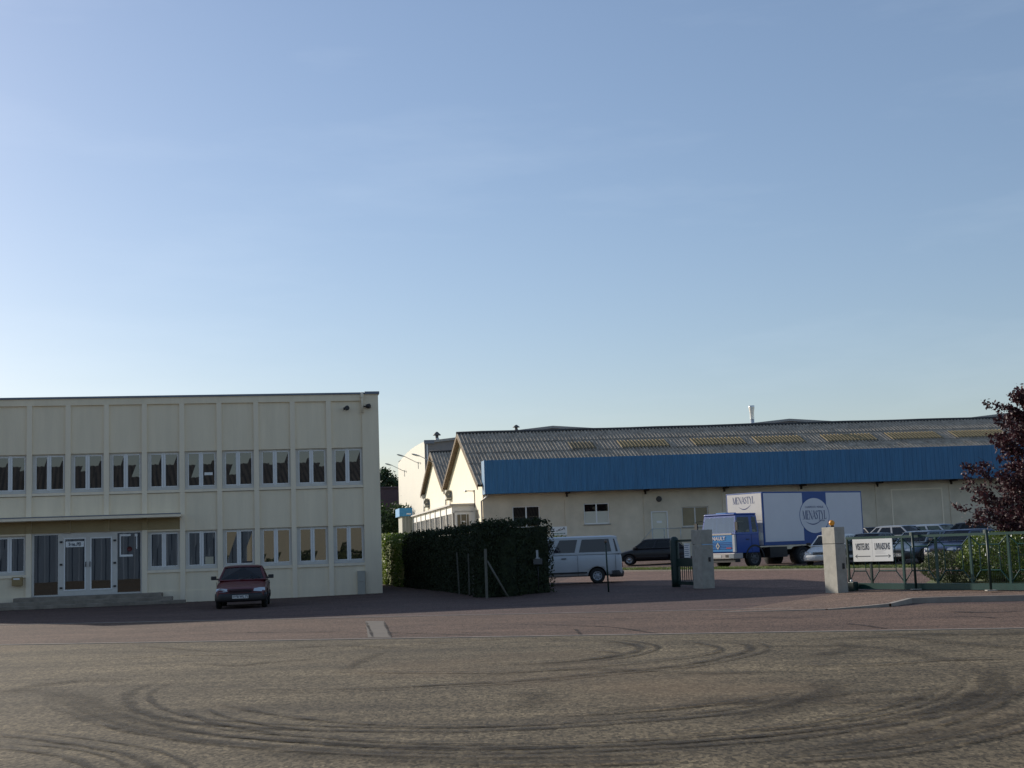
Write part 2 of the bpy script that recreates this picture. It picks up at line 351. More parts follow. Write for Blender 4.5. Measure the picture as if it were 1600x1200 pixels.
# dirt spill across the road edge
# tyre marks and cracks (dark stains with a shape of their own)
def markmat(name, c, op, sc):
    m = bpy.data.materials.new(name); m.use_nodes = True; t = m.node_tree; b = t.nodes['Principled BSDF']; b.inputs['Base Color'].default_value = (*c, 1); b.inputs['Roughness'].default_value = .85; b.inputs['Specular IOR Level'].default_value = .2
    uv = t.nodes.new('ShaderNodeUVMap'); sp = t.nodes.new('ShaderNodeSeparateXYZ'); t.links.new(uv.outputs[0], sp.inputs[0])
    def mth(op_, a, b_=None):
        n = t.nodes.new('ShaderNodeMath'); n.operation = op_
        for i, v in enumerate((a, b_)):
            if v is None: continue
            if isinstance(v, (int, float)): n.inputs[i].default_value = v
            else: t.links.new(v, n.inputs[i])
        return n.outputs[0]
    e = mth('SUBTRACT', 1.0, mth('ABSOLUTE', mth('SUBTRACT', mth('MULTIPLY', sp.outputs[1], 2.0), 1.0)))
    e = mth('POWER', e, .4)
    ends = mth('MINIMUM', mth('MULTIPLY', mth('SUBTRACT', .5, mth('ABSOLUTE', mth('SUBTRACT', sp.outputs[0], .5))), 5.0), 1.0)
    tcn = t.nodes.new('ShaderNodeTexCoord'); n1 = t.nodes.new('ShaderNodeTexNoise'); n1.inputs['Scale'].default_value = sc; n1.inputs['Detail'].default_value = 8; n1.inputs['Roughness'].default_value = .8
    t.links.new(tcn.outputs['Object'], n1.inputs['Vector']); r = t.nodes.new('ShaderNodeMapRange'); r.inputs[1].default_value = .33; r.inputs[2].default_value = .6; t.links.new(n1.outputs[0], r.inputs[0])
    al = mth('MULTIPLY', mth('MULTIPLY', e, ends), mth('MULTIPLY', r.outputs[0], op)); t.links.new(al, b.inputs['Alpha']); return m
MARK = markmat('tyre_rubber_mark', (.040, .034, .028), .82, 3.0)
MARKF = markmat('faint_rubber_mark', (.05, .042, .033), .42, 2.2)
CRACK = markmat('crack_fill', (.03, .026, .026), .95, 1.5)
def cat(pts, n=8):
    o = []; P = [pts[0]]+pts+[pts[-1]]
    for i in range(1, len(P)-2):
        for k in range(n):
            t = k/n; p0, p1, p2, p3 = P[i-1:i+3]
            o.append(.5*((2*p1)+(-p0+p2)*t+(2*p0-5*p1+4*p2-p3)*t*t+(-p0+3*p1-3*p2+p3)*t**3))
    o.append(pts[-1]); return o
class Marks:
    def __init__(s): s.v = []; s.f = []; s.uv = []; s.k = 0
    def add(s, px, wd, off=0):
        c = cat([at(*p) for p in px])
        if off: c = [p+Vector((-(c[min(i+1, len(c)-1)]-c[max(i-1, 0)]).y, (c[min(i+1, len(c)-1)]-c[max(i-1, 0)]).x, 0)).normalized()*off for i, p in enumerate(c)]
        s.k += 1; z = .009+.0005*(s.k % 64); n0 = len(s.v); N = len(c)
        for i, p in enumerate(c):
            d = (c[min(i+1, N-1)]-c[max(i-1, 0)]).normalized(); q = Vector((-d.y, d.x, 0))*wd*.5*(1+.25*sin(i*.9+s.k))
            s.v += [(p.x-q.x, p.y-q.y, z), (p.x+q.x, p.y+q.y, z)]
        for i in range(N-1):
            s.f.append((n0+2*i, n0+2*i+2, n0+2*i+3, n0+2*i+1)); u0, u1 = i/(N-1), (i+1)/(N-1); s.uv += [(u0, 0), (u1, 0), (u1, 1), (u0, 1)]
    def build(s, name, m):
        me = bpy.data.meshes.new(name); me.from_pydata(s.v, [], s.f); l = me.uv_layers.new(name='UVMap')
        for i, q in enumerate(s.uv): l.data[i].uv = q
        me.materials.append(m); o = bpy.data.objects.new(name, me); col.objects.link(o); return struct(o)
mk = Marks()
for wd, p in [
    (.34, [(262, 1062), (225, 1072), (198, 1088), (205, 1104), (235, 1118), (290, 1129), (400, 1137), (520, 1142), (700, 1144), (860, 1138), (950, 1132), (1100, 1120), (1200, 1107), (1260, 1090), (1300, 1072), (1303, 1060)]),
    (.30, [(90, 1092), (130, 1112), (190, 1133), (260, 1148), (330, 1158), (420, 1166), (520, 1172), (640, 1176), (800, 1177), (1000, 1171), (1200, 1158), (1350, 1140), (1450, 1122), (1530, 1098), (1570, 1072), (1565, 1050)]),
    (.30, [(150, 1108), (200, 1123), (270, 1138), (340, 1149), (450, 1158), (560, 1167), (700, 1172), (800, 1171), (1000, 1165), (1150, 1154), (1300, 1139), (1400, 1124), (1480, 1105), (1530, 1082), (1545, 1062), (1540, 1045)]),
    (.38, [(905, 1003), (955, 1003), (990, 1008), (1000, 1014), (970, 1024), (900, 1033), (800, 1041)]),
    (.34, [(1100, 1002), (1145, 1005), (1168, 1009), (1170, 1016), (1150, 1023), (1100, 1034), (1040, 1043), (950, 1051), (880, 1058), (800, 1065), (700, 1070), (600, 1075), (450, 1078), (300, 1077)]),
    (.24, [(-30, 1146), (60, 1156), (150, 1169), (200, 1180), (240, 1200), (260, 1220)]),
    (.24, [(-30, 1168), (60, 1176), (120, 1190), (150, 1210)]),
    (.24, [(1180, 1196), (1300, 1188), (1400, 1180), (1500, 1164), (1600, 1141), (1650, 1125)]),
    (.26, [(420, 1152), (520, 1162), (640, 1168), (780, 1169), (900, 1164)]),
    (.26, [(280, 1108), (300, 1120), (340, 1132), (400, 1142), (460, 1150)]),
]:
    mk.add(p, wd*.55); mk.add(p, wd*.32, .27)
for wd, p in [(.16, [(60, 1098), (140, 1128), (240, 1150), (380, 1168), (560, 1180), (760, 1184), (980, 1180), (1180, 1168)]), (.14, [(330, 1098), (420, 1116), (540, 1130), (700, 1136), (860, 1132)]),
              (.15, [(860, 1120), (1000, 1112), (1140, 1098), (1220, 1082)]), (.14, [(1000, 1150), (1180, 1140), (1320, 1120), (1420, 1096), (1470, 1070)]), (.16, [(1240, 1174), (1400, 1150), (1520, 1118), (1590, 1082), (1600, 1056)]),
              (.14, [(880, 1016), (960, 1020), (930, 1030), (840, 1036), (760, 1040)]), (.13, [(1040, 998), (1120, 1012), (1100, 1024), (1000, 1036), (900, 1044)]), (.15, [(640, 1008), (720, 1002), (820, 998), (900, 1000)]),
              (.14, [(520, 1050), (680, 1052), (820, 1050), (960, 1040)]), (.16, [(1220, 1040), (1360, 1040), (1480, 1032), (1620, 1030)]), (.15, [(700, 1196), (900, 1196), (1100, 1190)]), (.13, [(180, 1030), (300, 1024), (420, 1026)])]: mk.add(p, wd)
mk.build('tyre_marks', MARK)
mk = Marks()
for wd, p in [
    (.6, [(1420, 1120), (1500, 1104), (1550, 1082), (1552, 1058), (1530, 1040)]), (.7, [(1100, 1134), (1240, 1104), (1290, 1080), (1303, 1062)]),
    (.6, [(1150, 1008), (1250, 1010), (1330, 1010), (1400, 1016), (1470, 1030), (1540, 1034)]), (.5, [(1260, 1028), (1310, 1018), (1325, 1010), (1300, 1003)]),
    (.8, [(0, 1086), (60, 1072), (120, 1064), (200, 1064)]), (.9, [(60, 1075), (110, 1090), (160, 1112), (240, 1136), (330, 1152)]),
    (.5, [(300, 1036), (370, 1040), (430, 1034), (500, 1030)]), (.5, [(420, 1016), (500, 1010), (560, 1010), (640, 1014)]),
    (.35, [(600, 1018), (560, 1035), (530, 1052)]), (.7, [(800, 1108), (832, 1100), (838, 1090), (810, 1078)]),
    (.5, [(900, 1110), (1050, 1104), (1200, 1096), (1350, 1082), (1500, 1078)]), (.5, [(700, 1060), (900, 1046), (1100, 1052), (1280, 1048)]),
    (.7, [(350, 1170), (500, 1182), (700, 1190), (900, 1188), (1080, 1180)]), (.6, [(1200, 1178), (1400, 1160), (1550, 1130), (1640, 1105)]),
    (.6, [(1250, 1000), (1400, 996), (1500, 1006), (1640, 1016)]), (.9, [(1350, 990), (1500, 992), (1640, 988)]),
    (.3, [(200, 1008), (330, 1018), (450, 1020)]), (.8, [(1080, 1090), (1180, 1100), (1330, 1098), (1480, 1088), (1600, 1080)]),
]:
    mk.add(p, wd*.7)
mk.build('worn_marks', MARKF)
mk = Marks()
for wd, p in [(.10, [(300, 988), (420, 989), (520, 988), (640, 990), (780, 994)]), (.12, [(800, 976), (900, 978), (960, 981), (1010, 988), (1040, 992)]),
              (.07, [(583, 997), (578, 985), (572, 972)]), (.07, [(612, 997), (606, 985), (600, 972)]), (.08, [(605, 996), (640, 991), (700, 988), (780, 990)]),
              (.14, [(1320, 975), (1350, 978), (1390, 984)]), (.10, [(880, 964), (960, 967), (1030, 966)]), (.12, [(1460, 966), (1520, 964), (1560, 967)]),
              (.10, [(1100, 970), (1180, 966), (1260, 967)]), (.2, [(1480, 956), (1540, 958), (1600, 955)]), (.08, [(898, 983), (903, 988), (908, 993)])]: mk.add(p, wd)
mk.build('road_cracks', CRACK)
# ================================================================ office building on the left
BY = R(10)
C1 = Vector((-5.518, 54.838, 0))
ofc = empty('office_building', C1, BY)     # local x = along facade (negative = left), y = into the building
tag(ofc, 'long two storey cream office block with rows of double casement windows and a glazed entrance', 'building')
PIL = [-2.03-1.455*k for k in range(15)]
XL = -23.2; ZT = 8.13; DP = 10.6
zs = [1.34, 2.80, 4.48, 5.95]
bays = [(-1.93, -.68)]+[(PIL[k+1]+.1, PIL[k]-.1) for k in range(14)]
REC = .07
# wall skin with openings, built as boxes butted together
wb = MB()
wb.box(XL, -.68, .30, DP, 0, ZT-.02)              # body behind the windows
wb.box(-.68, 0, 0, DP, 0, ZT)                     # right corner strip
wb.box(XL, -.68, 0, .30, 7.86, ZT)                # head band
ent = (6, 7, 8)
for i, (a, b) in enumerate(bays):
    wb.box(a, b, REC, .30, 5.95, 7.86)
    if i in ent: wb.box(a, b, REC, .30, 2.86, 4.30)
    else:
        wb.box(a, b, REC, .30, 2.80, 4.30); wb.box(a, b, REC, .30, .46, 1.18)
        wb.box(a, b, REC-.02, .30, 0, .46)
wb.build('wall', CREAM, ofc)
for k, p in enumerate(PIL):
    z0 = 2.86 if k in (5+0, 6) and False else 0
    if k in (6-0, 5+0, 7): pass
    lowcut = k in (6, 7-0) and True
    b = MB()
    # pilasters over the entrance stop at the lintel
    z0 = 2.86 if k in (5+1-0, 5+2-0-0) and k in (6-0, 7-0) else 0
    if k in (6, 7): z0 = 2.86
    b.box(p-.1, p+.1, 0, .30, z0, 7.86); b.build('pilaster', CREAM3, ofc)
# NB entrance opening spans bays 5..7 : between pilaster 5 (-9.305) and pilaster 8 (-13.67)
bays_low = [i for i in range(len(bays)) if i not in (6, 7, 8)]
def window(a, b, z0, z1, blind=(0, 0), open_=False):
    f = MB(); y0, y1 = .16, .22; e = .075; m = (a+b)/2
    f.box(a+.004, b-.004, y0, y1, z1-e, z1-.002); f.box(a+.004, b-.004, y0, y1, z0+.002, z0+e); f.box(a+.004, a+e+.05, y0, y1, z0+e, z1-e); f.box(b-e, b-.004, y0, y1, z0+e, z1-e)
    wi = f.build('window', GREYF, ofc)
    g = MB(); g.box(m-.055, m-.004, y0-.025, y1+.002, z0+e*.6, z1-e*.6); g.box(m+.004, m+.055, y0-.025, y1+.002, z0+e*.6, z1-e*.6)
    for q0, q1 in ((a+e+.05, m-.055), (m+.055, b-e)):
        g.box(q0, q1, y0-.012, y0-.001, z0+e, z0+e+.03); g.box(q0, q1, y0-.012, y0-.001, z1-e-.03, z1-e)
        g.box(q0, q0+.028, y0-.012, y0-.001, z0+e+.03, z1-e-.03); g.box(q1-.028, q1, y0-.012, y0-.001, z0+e+.03, z1-e-.03)
    g.build('sash_frame', WHITE, wi)
    for q0, q1, bl in ((a+e+.05, m-.055, blind[0]), (m+.055, b-e, blind[1])):
        p = MB(); tw_ = random.uniform(-.003, .003); p.quad((q0, y0+.012, z0+e), (q1, y0+.012+tw_, z0+e), (q1, y0+.012+random.uniform(-.012, .012), z1-e), (q0, y0+.012, z1-e)); p.build('pane', PANE, wi)
        if bl:
            p = MB(); p.box(q0+.03, q1-.03, y0+.006, y0+.010, z1-e-bl*(z1-z0-2*e), z1-e-.03); p.build('blind', BLINDM, wi)
    s = MB(); s.box(a+.002, b-.002, -.03+REC, .16, z0-.05, z0); s.build('sill', GREYF, wi)
    s = MB(); s.box(a+.001, b-.001, REC-.05, .15, z0-.16, z0-.055); s.build('sill_ledge', CREAM3, wi)
for i, (a, b) in enumerate(bays):
    window(a, b, zs[2], zs[3], blind=(0, 0))
for i in bays_low:
    window(*bays[i], zs[0], zs[1])
# the small pale paper strip stuck to an upper pane
bx('paper_strip', SIGNW, ofc, bays[4][0]+.76, bays[4][0]+1.08, .140, .146, 4.98, 5.09)
bx('pane_notice', BLINDM, ofc, bays[4][0]+.76, bays[4][0]+1.08, .140, .146, 1.45, 1.74)  # plain tan rectangle on the lower pane
# entrance
ea, eb = PIL[8]+.1, PIL[5]-.1
fz0, fz1 = .42, 2.86
en_ = MB()
for x0, x1 in ((ea, ea+.09), (ea+.98, ea+1.20), (ea+2.03, ea+2.19), (ea+3.02, ea+3.22), (eb-.07, eb)): en_.box(x0, x1, .12, .2, fz0, fz1)
prev = [(ea+.09, ea+.98), (ea+1.20, ea+2.03), (ea+2.19, ea+3.02), (ea+3.22, eb-.07)]
for i, (x0, x1) in enumerate(prev):
    en_.box(x0, x1, .12, .2, fz1-(.2 if i in (1, 2) else .07), fz1); en_.box(x0, x1, .12, .2, fz0, fz0+(.19 if i in (1, 2) else .06))
eo = en_.build('entrance_frame', GREYF, ofc)
for i, (x0, x1) in enumerate(prev):
    zt = fz1-(.2 if i in (1, 2) else .07); zb = fz0+(.19 if i in (1, 2) else .06)
    if i in (1, 2):
        d = MB(); d.box(x0, x0+.05, .10, .119, zb, zt); d.box(x1-.05, x1, .10, .119, zb, zt); d.box(x0+.05, x1-.05, .10, .119, zb, zb+.05); d.box(x0+.05, x1-.05, .10, .119, zt-.05, zt)
        do = d.build('glass_door', WHITE, ofc)
        hx = x0-.1 if i == 1 else x1+.1
        for zz in (zb+.12, (zb+zt)/2, zt-.15): bx('hinge', BLACK, do, hx-.05, hx+.05, .085, .119, zz-.035, zz+.035)
        hh = MB(); hh.tube([(x1+.0 if i == 1 else x0, .06, 1.52), (x1 if i == 1 else x0, .06, 1.72)], .018); hh.build('handle', BLACK, do)
    else: do = eo
    p = MB(); p.quad((x0, .15, zb), (x1, .15, zb), (x1, .15, zt), (x0, .15, zt)); p.build('pane', PANE, do)
# door notice
nb = bx('door_notice', SIGNW, ofc, ea+1.27, ea+1.96, .086, .096, 2.30, 2.52)
text('Sens..PEI', 'lettering', INK, nb, .17, (ea+1.615, .084, 2.405), FACE, .78, .001, bold=.006)
st = MB(); X0 = prev[3][0]+.08
st.box(X0, X0+.42, .140, .146, 2.66, 2.74); st.box(X0, X0+.05, .140, .146, 1.86, 2.66); st.box(X0+.05, X0+.5, .140, .146, 1.86, 1.94); st.box(X0+.58, X0+.68, .140, .146, 2.64, 2.74); st.box(X0+.63, X0+.67, .140, .146, 2.15, 2.64)
st.build('window_lettering', SIGNW, ofc)
mb = MB(); mb.lathe([(.10, -.004), (.10, .004), (.0, .004)], (X0+.38, .142, 2.15), 'Y', 16); mb.build('round_sticker', mat('red_sticker', (.12, .02, .02), .6), ofc)
# wall over the entrance painted ochre, canopy
for i in range(4, 14):
    a, b = bays[i]
    if i == 4: continue
    bx('ochre_panel', OCHRE, ofc, a+.001, b-.001, REC-.02, REC, 2.87, 3.33)
for k in range(5, 14):
    bx('ochre_pilaster', OCHRE, ofc, PIL[k]-.099, PIL[k]+.099, -.012, 0, 2.87, 3.33)
bx('ochre_panel', OCHRE, ofc, bays[5-0][1], bays[5][1], REC-.02, REC, 2.87, 3.33)
bx('canopy', CREAM3, ofc, XL+.1, PIL[4]-.02, -.62, -.013, 3.34, 3.47, bevel=.01)
bx('canopy_flashing', FLASH, ofc, XL+.1, PIL[4]-.01, -.635, -.62, 3.455, 3.49)
# roof cap
bx('roof_flashing', FLASH, ofc, XL, -.56, -.05, DP, ZT, ZT+.07)
bx('roof_flashing', FLASH, ofc, -.55, .05, -.07, DP, ZT+.0, ZT+.10)
# steps
for k, (x0, x1, zt) in enumerate([(ea-.5, eb+.8, .42), (ea-.95, eb+1.25, .28), (ea-1.5, eb+1.75, .14)]):
    bx('step', CONCD, ofc, x0, x1, -.85-.34*k, -.02 if k == 0 else -.85-.34*(k-1)-.001, 0, zt, bevel=.015)
bx('step', CONCD, ofc, ea-4.5, ea-.96, -1.1, -.02, 0, .14, bevel=.015)
# rainwater hopper, floodlights, cabinet, mailbox
mb = MB(); mb.tube([(-.66, -.06, 7.35), (-.66, -.06, 8.2)], .05); mb.box(-.72, -.60, -.12, -.005, 7.98, 8.12); mb.build('overflow_pipe', CREAM3, ofc)
def flood(x, y, z, rz, label, sc=1):
    f = empty('floodlight', ofc.matrix_basis.copy() @ Vector((x, y, z)) if False else (C1+Matrix.Rotation(BY, 3, 'Z') @ Vector((x, y, z))), BY+rz)
    b = MB(); b.tube([(0, .0, 0), (0, -.16, 0)], .02); b.box(-.04, .04, -.012, 0, -.05, .05); b.build('bracket', BLACK, f)
    b = MB(); b.lathe([(.0, -.14), (.07, -.15), (.09, -.2), (.10, -.30), (.085, -.31), (.0, -.29)], (0, 0, 0), 'Y', 14); b.build('lamp_housing', BLACK, f)
    tag(f, label, 'floodlight', 'small black floodlights on the office block'); return f
flood(-1.38, REC, 7.55, R(20), 'black floodlight on the cream wall panel above the end upper window')
flood(-.62, -.005, 7.62, R(60), 'black floodlight beside the overflow pipe at the roof corner of the office block')
b = MB(); b.box(-1.0, -.7, -.16, .06, .02, .52); b.box(-1.0, -.7, -.16, .06, .53, .96)
cb = b.build('meter_cabinet', mat('cabinet_cream', (.45, .43, .36), .6, vary=.1), None); cb.location = C1; cb.rotation_euler = (0, 0, BY)
tag(cb, 'small cream utility cabinet standing against the foot of the office wall near its corner', 'cabinet')
cb2 = empty('mailbox', C1+Matrix.Rotation(BY, 3, 'Z') @ Vector((-14.05, -.07, 1.0)), BY)
b = MB(); b.box(-.19, .19, -.16, 0.055, -.12, .22); b.build('box', mat('mailbox_tan', (.30, .21, .09), .6), cb2, bevel=.015)
b = MB(); b.box(-.13, .10, -.168, -.161, .12, .18); b.build('slot_plate', SIGNW, cb2)
tag(cb2, 'tan metal mailbox on the cream wall left of the entrance doors', 'mailbox')
# ================================================================ warehouse
UY = R(5); NY = R(10)
CW = Vector((-2.04, 90.0, 0)); uw = Vector((cos(UY), sin(UY), 0)); nw = Vector((-sin(NY), cos(NY), 0))
WM = Matrix(((uw.x, nw.x, 0, CW.x), (uw.y, nw.y, 0, CW.y), (0, 0, 1, 0), (0, 0, 0, 1)))    # local x along the front, y back, origin at the fascia corner
wh = empty('warehouse', CW); tag(wh, 'long cream warehouse with corrugated twin gable roof and blue metal fascia', 'building')
def wpart(mb, name, m, parent=wh, smooth=False): return mb.build(name, m, parent, Matrix.Translation(-CW) @ WM, smooth)
GZ = .3; WL = 75.0
y0 = 1.2; V1 = y0+19.6; V2 = V1+17.0; R1 = y0+9.4; R2 = V1+8.3
EV1, VAL, EV2, RZ1, RZ2 = 6.0, 6.55, 6.9, 10.15, 10.15
# front wall as boxes around openings (x0,x1,z0,z1)
ops = [(1.98, 3.85, 2.95, 4.42), (6.85, 8.60, 3.05, 4.46), (11.45, 12.62, 1.62, 3.78), (13.6, 15.45, 2.65, 4.0)]
fw = MB(); xs = 0
for x0, x1, z0, z1 in ops:
    fw.box(xs, x0, y0, y0+.3, GZ, 6.0); fw.box(x0, x1, y0, y0+.3, GZ, z0); fw.box(x0, x1, y0, y0+.3, z1, 6.0); xs = x1
fw.box(xs, WL, y0, y0+.3, GZ, 6.0)
wpart(fw, 'front_wall', CREAM2)
# side gables : polygon wall
gw = MB(); pr = [(y0+.3, GZ), (V2, GZ), (V2, EV2), (R2, RZ2), (V1, VAL), (R1, RZ1), (y0+.3, EV1)]
gw.poly([(0, y, z) for y, z in pr]); gw.poly([(.3, y, z) for y, z in pr][::-1])
wpart(gw, 'gable_wall', GABLE)
ew = MB(); ew.poly([(WL, y, z) for y, z in pr]); wpart(ew, 'end_wall', CREAM)
# corrugated roof slopes, real corrugation
def corr(x0, x1, ya, za, yb, zb, per=.26, amp=.055, rows=1, lift=0, seg=6):
    mb = MB(); N = int((x1-x0)/per*seg); L_ = math.hypot(yb-ya, zb-za); nv = Vector((0, -(zb-za)/L_, (yb-ya)/L_))
    if nv.z < 0: nv = -nv
    for r_ in range(rows):
        t0, t1 = r_/rows, (r_+1)/rows
        if r_: t0 -= .012
        k0_ = len(mb.v)
        for i in range(N+1):
            x = x0+(x1-x0)*i/N; h = amp*sin(2*pi*i/seg)
            for t, ex in ((t0, lift+.035), (t1, lift)):
                p = Vector((x, ya+(yb-ya)*t, za+(zb-za)*t))+nv*(h+ex); mb.v.append(tuple(p))
        for i in range(N):
            a = k0_+2*i; mb.f.append((a, a+2, a+3, a+1)); mb.sm.append(True)
    return mb
OH = .42
sl1 = (RZ1-EV1)/(R1-y0)
wpart(corr(-OH, WL, y0-.5, EV1-.5*sl1+.12, R1, RZ1+.12, rows=5), 'front_roof_slope', ROOF)
wpart(corr(-OH, WL, V1, VAL+.12, R1, RZ1+.12), 'back_roof_slope', ROOF)
wpart(corr(-OH, WL, V1, VAL+.12, R2, RZ2+.12), 'front_roof_slope', ROOF)
wpart(corr(-OH, WL, V2, EV2+.12, R2, RZ2+.12), 'back_roof_slope', ROOF)
for yy, zz in ((R1, RZ1), (R2, RZ2)):
    mb = MB(); mb.tube([(-OH-.02+i*(WL+OH)/40, yy, zz+.15+.012*sin(i*1.7)+.01*sin(i*.6)) for i in range(41)], .12, 8); wpart(mb, 'ridge_cap', ROOFD)
# verge boards / soffits along the left edge
for ya, za, yb, zb in ((y0-.5, EV1-.5*sl1, R1, RZ1), (R1, RZ1, V1, VAL), (V1, VAL, R2, RZ2), (R2, RZ2, V2+.3, EV2-.12)):
    mb = MB(); n = 14
    for i in range(n):
        t0, t1 = i/n, (i+.93)/n
        p = [(-OH, ya+(yb-ya)*t0, za+(zb-za)*t0), (-OH, ya+(yb-ya)*t1, za+(zb-za)*t1)]
        for x0, x1 in ((-OH, -OH+.04),):
            k = len(mb.v)
            for (x, y, z) in ((x0, p[0][1], p[0][2]), (x0, p[1][1], p[1][2])):
                mb.v += [(x, y, z-.18), (x, y, z+.10), (x+.04, y, z+.10), (x+.04, y, z-.18)]
            for j in range(4): mb.f.append((k+j, k+(j+1) % 4, k+4+(j+1) % 4, k+4+j)); mb.sm.append(False)
    k = len(mb.v); mb.v += [(-OH+.04, ya, za+.02), (-.001, ya, za+.02), (-.001, yb, zb+.02), (-OH+.04, yb, zb+.02)]; mb.f.append((k, k+1, k+2, k+3)); mb.sm.append(False)
    wpart(mb, 'verge_board', SOFFIT)
# translucent yellow sheets
def roofpt(px, py):
    # intersect the view ray with the front roof plane
    d = WM.inverted().to_3x3() @ ray(px, py); o = WM.inverted() @ Vector((0, 0, H))
    t = (EV1+.14+(o.y-y0)*sl1-o.z)/(d.z-d.y*sl1); return o+d*t
row = [(.42, .615)]
ya_, yb_ = y0-.5, R1
for a, b in ((968, 1043), (1082, 1158), (1178, 1252), (1286, 1362), (1388, 1462), (1490, 1565), (1600, 1675)):
    p = roofpt(a, 694-(a-968)*.031+2); q = roofpt(b, 696-(b-968)*.031-4)
    x0 = p.x; x1 = q.x
    y_0, y_1 = ya_+(yb_-ya_)*.605, ya_+(yb_-ya_)*.745; zf = lambda y: EV1+.12+(y-y0)*sl1
    x0 = -OH+round((x0+OH)/.26)*.26; x1 = -OH+round((x1+OH)/.26)*.26
    wpart(corr(x0, x1, y_0, zf(y_0), y_1, zf(y_1), lift=.05), 'skylight_sheet', YELLOW)
for a, b in ((893, 932),):
    p = roofpt(a, 698); q = roofpt(b, 697); y_0, y_1 = ya_+(yb_-ya_)*.605, ya_+(yb_-ya_)*.745
    wpart(corr(-OH+round((p.x+OH)/.26)*.26, -OH+round((q.x+OH)/.26)*.26, y_0, zf(y_0), y_1, zf(y_1), lift=.05), 'skylight_sheet', mat('faded_sheet', (.26, .20, .11), .8, vary=.4, vscale=3))
# blue fascia : ribbed profile
fb = MB(); fz0_, fz1_ = 5.27, 7.50; x = 0; pts = []
while x < WL:
    pts += [(x, 0), (x+.20, 0), (x+.225, -.035), (x+.29, -.035), (x+.315, 0)]; x += .315
for (xa, ya), (xb, yb) in zip(pts, pts[1:]): fb.quad((xa, ya, fz0_), (xb, yb, fz0_), (xb, yb, fz1_), (xa, ya, fz1_))
fb.box(0, WL, .005, .05, fz1_-.05, fz1_+.03); fb.box(0, WL, .005, y0-.005, fz0_, fz0_+.04); fb.box(-.03, .0, -.04, y0, fz0_, fz1_+.02)
wpart(fb, 'blue_fascia', BLUE)
for xx in (5.7, 11.1, 16.6, 22.0, 27.4, 32.7, 38.2, 43.6):
    mb = MB(); mb.box(xx-.08, xx+.08, y0-.9, y0-.002, 5.15, 5.265); mb.box(xx-.05, xx+.05, y0-.18, y0-.002, 4.95, 5.15); wpart(mb, 'bracket', mat('rust_dark', (.05, .035, .025), .9))
    mb = MB(); mb.box(xx-.16, xx+.16, y0-.045, y0-.001, GZ, 5.12); wpart(mb, 'wall_pier', CREAM2)
for xx in (28.4, 32.0): 
    mb = MB(); mb.box(xx-.05, xx+.05, y0-.03, y0-.001, GZ, 4.65); wpart(mb, 'blocked_door_trim', CREAM3)
mb = MB(); mb.box(28.35, 32.05, y0-.03, y0-.001, 4.65, 4.75); wpart(mb, 'blocked_door_trim', CREAM3)
def wwin(x0, x1, z0, z1, kind):
    f = MB(); e = .07; ya, yb = y0+.1, y0+.18; m = (x0+x1)/2
    f.box(x0, x1, ya, yb, z1-e, z1); f.box(x0, x1, ya, yb, z0, z0+e); f.box(x0, x0+e, ya, yb, z0+e, z1-e); f.box(x1-e, x1, ya, yb, z0+e, z1-e); f.box(m-.045, m+.045, ya, yb, z0+e, z1-e)
    o = wpart(f, 'window', WHITE if kind != 2 else GREYF)
    for q0, q1 in ((x0+e, m-.045), (m+.045, x1-e)):
        p = MB(); p.box(q0, q1, ya+.03, ya+.04, z0+e, z1-e); wpart(p, 'pane', PANE2, o)
        if kind == 1: p = MB(); p.box(q0, q1, ya+.018, ya+.026, z0+e, z0+e+(z1-z0)*.56); wpart(p, 'blind', mat('pale_blind', (.62, .60, .50), .7), o)
        if kind == 2: p = MB(); p.box(q0, q1, ya+.018, ya+.026, z0+e, z1-e-(.0)); wpart(p, 'blind', mat('tan_blind', (.33, .27, .16) if q0 > m-.1 else (.33, .27, .16), .7, vary=.2, vscale=2), o)
    s = MB(); s.box(x0-.06, x1+.06, y0-.06, y0+.1, z0-.08, z0-.004); wpart(s, 'sill', CONC, o)
wwin(*ops[0], 0); wwin(*ops[1], 1); wwin(*ops[3], 2)
x0, x1, z0, z1 = ops[2]
f = MB(); f.box(x0, x0+.08, y0+.02, y0+.2, z0, z1); f.box(x1-.08, x1, y0+.02, y0+.2, z0, z1); f.box(x0+.08, x1-.08, y0+.02, y0+.2, z1-.08, z1); fd = wpart(f, 'door_frame', WHITE)
f = MB(); f.box(x0+.08, x1-.08, y0+.1, y0+.15, z0, z1-.08); dr = wpart(f, 'door', mat('door_cream', (.66, .63, .50), .5))
f = MB(); f.box(x0+.4, x0+.75, y0+.092, y0+.098, z0+1.35, z0+1.5); wpart(f, 'door_plate', SIGNW, dr)
# steps with railing in front of the door
f = MB(); f.box(x0-.3, x1+.5, y0-1.3, y0-.002, GZ, z0-.02); f.box(x0-.6, x0-.301, y0-1.3, y0-.002, GZ, z0-.25); f.box(x0-.9, x0-.601, y0-1.3, y0-.002, GZ, z0-.5); wpart(f, 'landing', CONCD)
f = MB()
for q in ((x0-.3, z0), (x0+.5, z0), (x1+.45, z0)): f.tube([(q[0], y0-1.25, z0-.05), (q[0], y0-1.25, z0+.95)], .025, 6)
f.tube([(x0-1.1, y0-1.25, z0+.1), (x0-.3, y0-1.25, z0+.95), (x1+.45, y0-1.25, z0+.95)], .025, 6); f.tube([(x1+.45, y0-1.25, z0+.95), (x1+.45, y0-.05, z0+.95)], .025, 6)
wpart(f, 'handrail', GALV)
f = MB(); f.lathe([(0, -.08), (.16, -.08), (.2, -.04), (.2, 0)], (12.05, y0-.002, 4.6), 'Y', 18); f.lathe([(0, -.085), (.09, -.10), (.12, -.084)], (12.05, y0-.002, 4.6), 'Y', 14); wpart(f, 'wall_vent', mat('vent_dark', (.07, .065, .06), .6))
